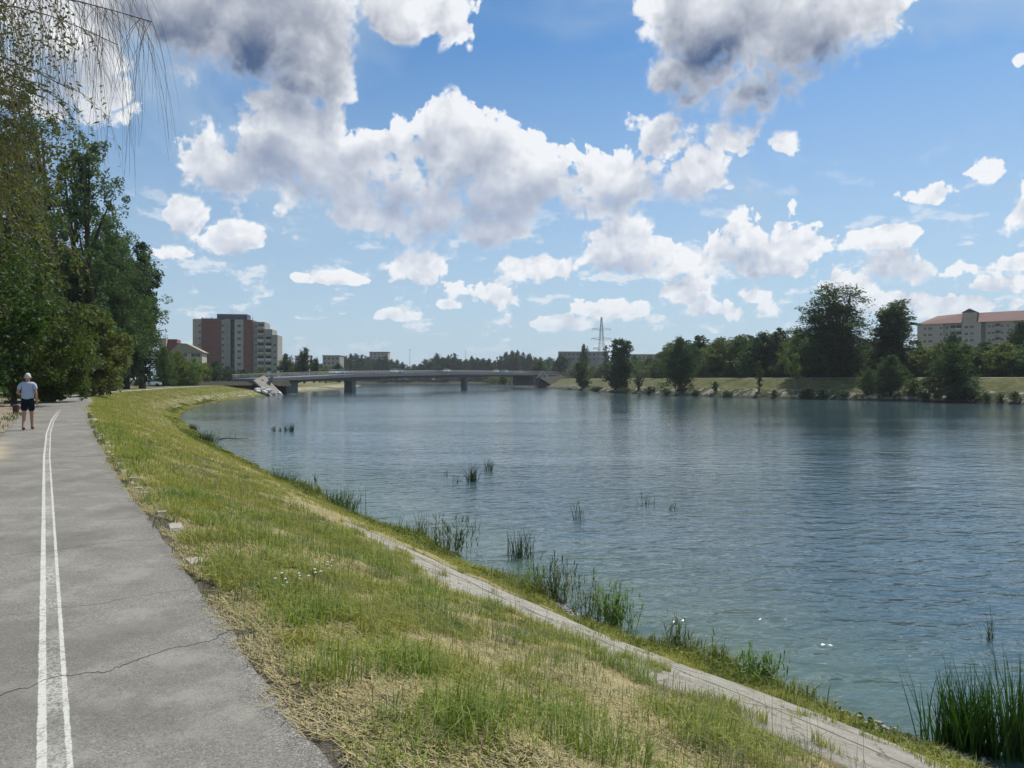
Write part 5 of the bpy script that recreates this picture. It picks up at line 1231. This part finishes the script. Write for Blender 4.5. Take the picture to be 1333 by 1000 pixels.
reed_clump('reed_clump', 800, 822, 62, 42, 80, RG, 'leafy bright green reeds at the waterline, right end of the largest reed bed', kind='cane', seed=7)
reed_clump('reed_clump', 764, 812, 66, 40, 34, RB, 'arching grey-green reeds second from the right in the largest reed bed', kind='cane', seed=8)
reed_clump('reed_clump', 722, 786, 62, 54, 60, (.075, .10, .045, 1), 'feathery arching reeds in the middle of the largest reed bed', kind='cane', droop=.8, seed=9)
reed_clump('reed_clump', 692, 776, 46, 36, 40, RG, 'short green reeds at the left end of the largest reed bed', kind='cane', seed=10)
reed_clump('reed_clump', 677, 726, 48, 30, 46, (.04, .06, .025, 1), 'dark upright reed clump in the water left above the largest reed bed', seed=11)
reed_clump('reed_clump', 592, 722, 50, 56, 46, (.06, .09, .03, 1), 'dark green spreading reeds off the bank, left of the dark upright clump', kind='cane', seed=12)
reed_clump('reed_clump', 549, 704, 48, 22, 28, (.05, .08, .028, 1), 'narrow tall reed clump, left of the spreading reeds off the bank', seed=13)
reed_clump('reed_clump', 520, 690, 26, 14, 8, RD, 'few thin dark reed stalks left of the narrow tall clump', seed=14)
reed_clump('reed_clump', 618, 690, 24, 12, 6, RD, 'few thin dark reed stalks right of the spreading reeds', seed=15)
reed_clump('reed_clump', 753, 676, 32, 14, 14, RD, 'thin group of dark reed stalks alone in open water, lowest in mid river', seed=16)
reed_clump('reed_clump', 843, 657, 24, 20, 9, RD, 'sparse dark reed stalks in open water, left one of the pair in mid river', seed=17)
reed_clump('reed_clump', 877, 663, 18, 16, 8, RD, 'sparse short reed stalks in open water, right one of the pair in mid river', seed=18)
reed_clump('reed_clump', 615, 626, 28, 16, 60, (.028, .048, .02, 1), 'small dense dark reed clump in mid water, thickest of its row', seed=19)
reed_clump('reed_clump', 636, 612, 20, 12, 20, RD, 'small reed clump in mid water just right of the dense dark one', seed=20)
reed_clump('reed_clump', 581, 619, 14, 6, 5, RD, 'tiny reed stalks in mid water, leftmost of the row', seed=21)
reed_clump('reed_clump', 596, 628, 14, 8, 6, RD, 'tiny reed stalks in mid water between the leftmost and the dense dark clump', seed=22)
for i, (px, py, h, w, n) in enumerate([(357, 561, 10, 6, 12), (364, 561, 9, 4, 8), (372, 561, 12, 5, 14), (380, 561, 13, 8, 22)]):
    reed_clump('reed_clump', px, py, h, w, n, RD, 'short dark reed tuft in the distant row near the left shore', 'distant row of reed tufts near the left shore', seed=30 + i)
reed_clump('reed_clump', 411, 628, 18, 5, 5, RD, 'two thin reed stalks off the left bank between the dark tussock and the grassy clumps', seed=40)
# tussocks and leafy plants on the bank edge
tz = WZ + .15
for px, py, h, w, n, col, lab, sd_ in [(357, 636, 32, 52, 380, (.035, .075, .018, 1), 'big dark green rounded tussock at the left waterline', 50), (268, 577, 20, 24, 240, (.03, .06, .016, 1), 'dark round tussock in the water beside a fallen twig', 51),
      (251, 560, 12, 10, 90, (.03, .05, .015, 1), 'small dark tussock at the shore above the round one', 52), (440, 664, 40, 50, 260, (.06, .105, .025, 1), 'broad clump of green blades at the waterline right of the big tussock', 53), (402, 652, 24, 22, 90, RY, 'yellow-green grassy clump between the big tussock and the broad clump', 54),
      (470, 682, 22, 30, 110, RY, 'low yellow-green clump right below the broad clump of blades', 55)]:
    reed_clump('tussock', px, py, h, w, n, col, lab, z=tz, droop=.9, wid_=.012, seed=sd_)
# fallen twig in the water
x, y = gp(285, 573, WZ); r = MB(); r.tube([(0, 0, .05), (.6, .1, .14), (1.3, 0, .08), (2.1, .1, .1)], [.05, .04, .03, .015], 5); r.tube([(.7, .1, .14), (.9, 0, .5)], [.025, .01], 4); r.tube([(1.2, 0, .1), (1.1, .1, .45)], [.025, .01], 4)
o = r.build('fallen_branch', M_bark); o.location = (x, y, WZ); tag(o, 'dark fallen branch lying in the water right of the round tussock', 'branch')
# gravel and stones at the near waterline
rs2 = random.Random(12); lst = []; rgv = np.random.default_rng(9)
gv = MB()
for _ in range(1500):
    s0 = rs2.uniform(2.0, 12); t0 = rs2.gauss(.965, .03); p = on_slope(np.array([s0]), np.array([min(1.06, t0)]))[0]; q = rs2.uniform(.012, .05)
    if vnoise(s0 * .8, 1.1, 14) < .4: continue
    gv.box((p[0], p[1], p[2] + q * .2), (q * 2, q * rs2.uniform(1, 2), q), rs2.uniform(0, 3), .6)
o = gv.build('shore_gravel', simple('grey gravel', (.27, .26, .23), .9, .2, .5, 30)); tag(o, 'grey gravel washed along the near waterline', 'gravel', None, 'stuff')
# ================================================================ labels that tell repeats apart, by landmarks one can find
LM_R = [(706, 'the stair walls'), (760, 'the leftmost waterline tree'), (783, 'the lattice pylon'), (803, 'the twiggy waterline tree'), (832, 'the wispy tree'), (885, 'the dark oval tree'), (931, 'the little bush on the stones'), (988, 'the slim young tree'),
        (1037, 'the bright pale-stemmed tree'), (1101, 'the tallest poplar'), (1161, 'the second poplar'), (1194, "the red-roofed block's left corner"), (1240, 'the big overhanging tree'), (1333, "the picture's right edge")]
LM_F = [(463, 'the near bridge pier'), (493, 'the beige cube block'), (533, 'the leftmost mast'), (583, 'the longest low building'), (610, 'the far bridge pier'), (651, 'the car right of the far pier'), (690, 'the right bridge abutment')]
LM_T = [(205, 'the dark poplars'), (235, 'the low brick building'), (275, 'the wide brick wall'), (302, 'the dark stair strip'), (345, 'the sloping slab'), (390, 'the pale low building'), (431, 'the grey office block')]
ORD = ['', 'second ', 'third ', 'fourth ', 'fifth ', 'sixth ', 'seventh ', 'eighth ', 'ninth ', 'tenth ', 'eleventh ', 'twelfth ', 'thirteenth ', 'fourteenth ', 'fifteenth ', 'sixteenth '] + ['far-off '] * 30
def relabel(group, noun, LM):
    it = []
    for o in COL.objects:
        if o.get('group') == group:
            px = 666.5 + F * o.location.x / o.location.y; lx, ln = min(LM, key=lambda q: abs(q[0] - px)); it.append((ln, px >= lx, abs(px - lx), o))
    it.sort(key=lambda q: q[2]); cnt = {}
    for ln, rt, d, o in it:
        c = cnt.get((ln, rt), 0); cnt[(ln, rt)] = c + 1
        o['label'] = (ORD[c] if c else '') + noun + (' to the right of ' if rt else ' to the left of ') + ln if c else noun + (' just right of ' if rt else ' just left of ') + ln
relabel('trees in the belt behind the far levee', 'leafy belt tree', LM_R)
relabel('undergrowth behind the far levee', 'dark belt undergrowth bush', LM_R)
relabel('low weedy bushes along the far waterline', 'low weedy waterline bush', LM_R)
relabel('trees between the bridge end and the near tree belt', 'distant grey-green tree', LM_R)
relabel('trees around the tower block', 'parkland tree', LM_T)
relabel('far trees beyond the bridge', 'far dark skyline tree', LM_F)
relabel('far bushes at the river bend', 'far bush', LM_F)
# ---------------------------------------------------------------- air
HAZE = 0.00013
g = MB(); g.box((0, 525, 30), (9400, 4350, 74)); 
hz = bpy.data.materials.new('haze'); hz.use_nodes = True; hz.node_tree.nodes.clear(); hn = NT(hz.node_tree)
pv = hn.new('ShaderNodeVolumePrincipled', {'Color': (.86, .92, 1.0, 1), 'Density': HAZE, 'Anisotropy': .2}); hn.new('ShaderNodeOutputMaterial', {1: pv.outputs[0]})
tag(g.build('haze', hz), kind='stuff')
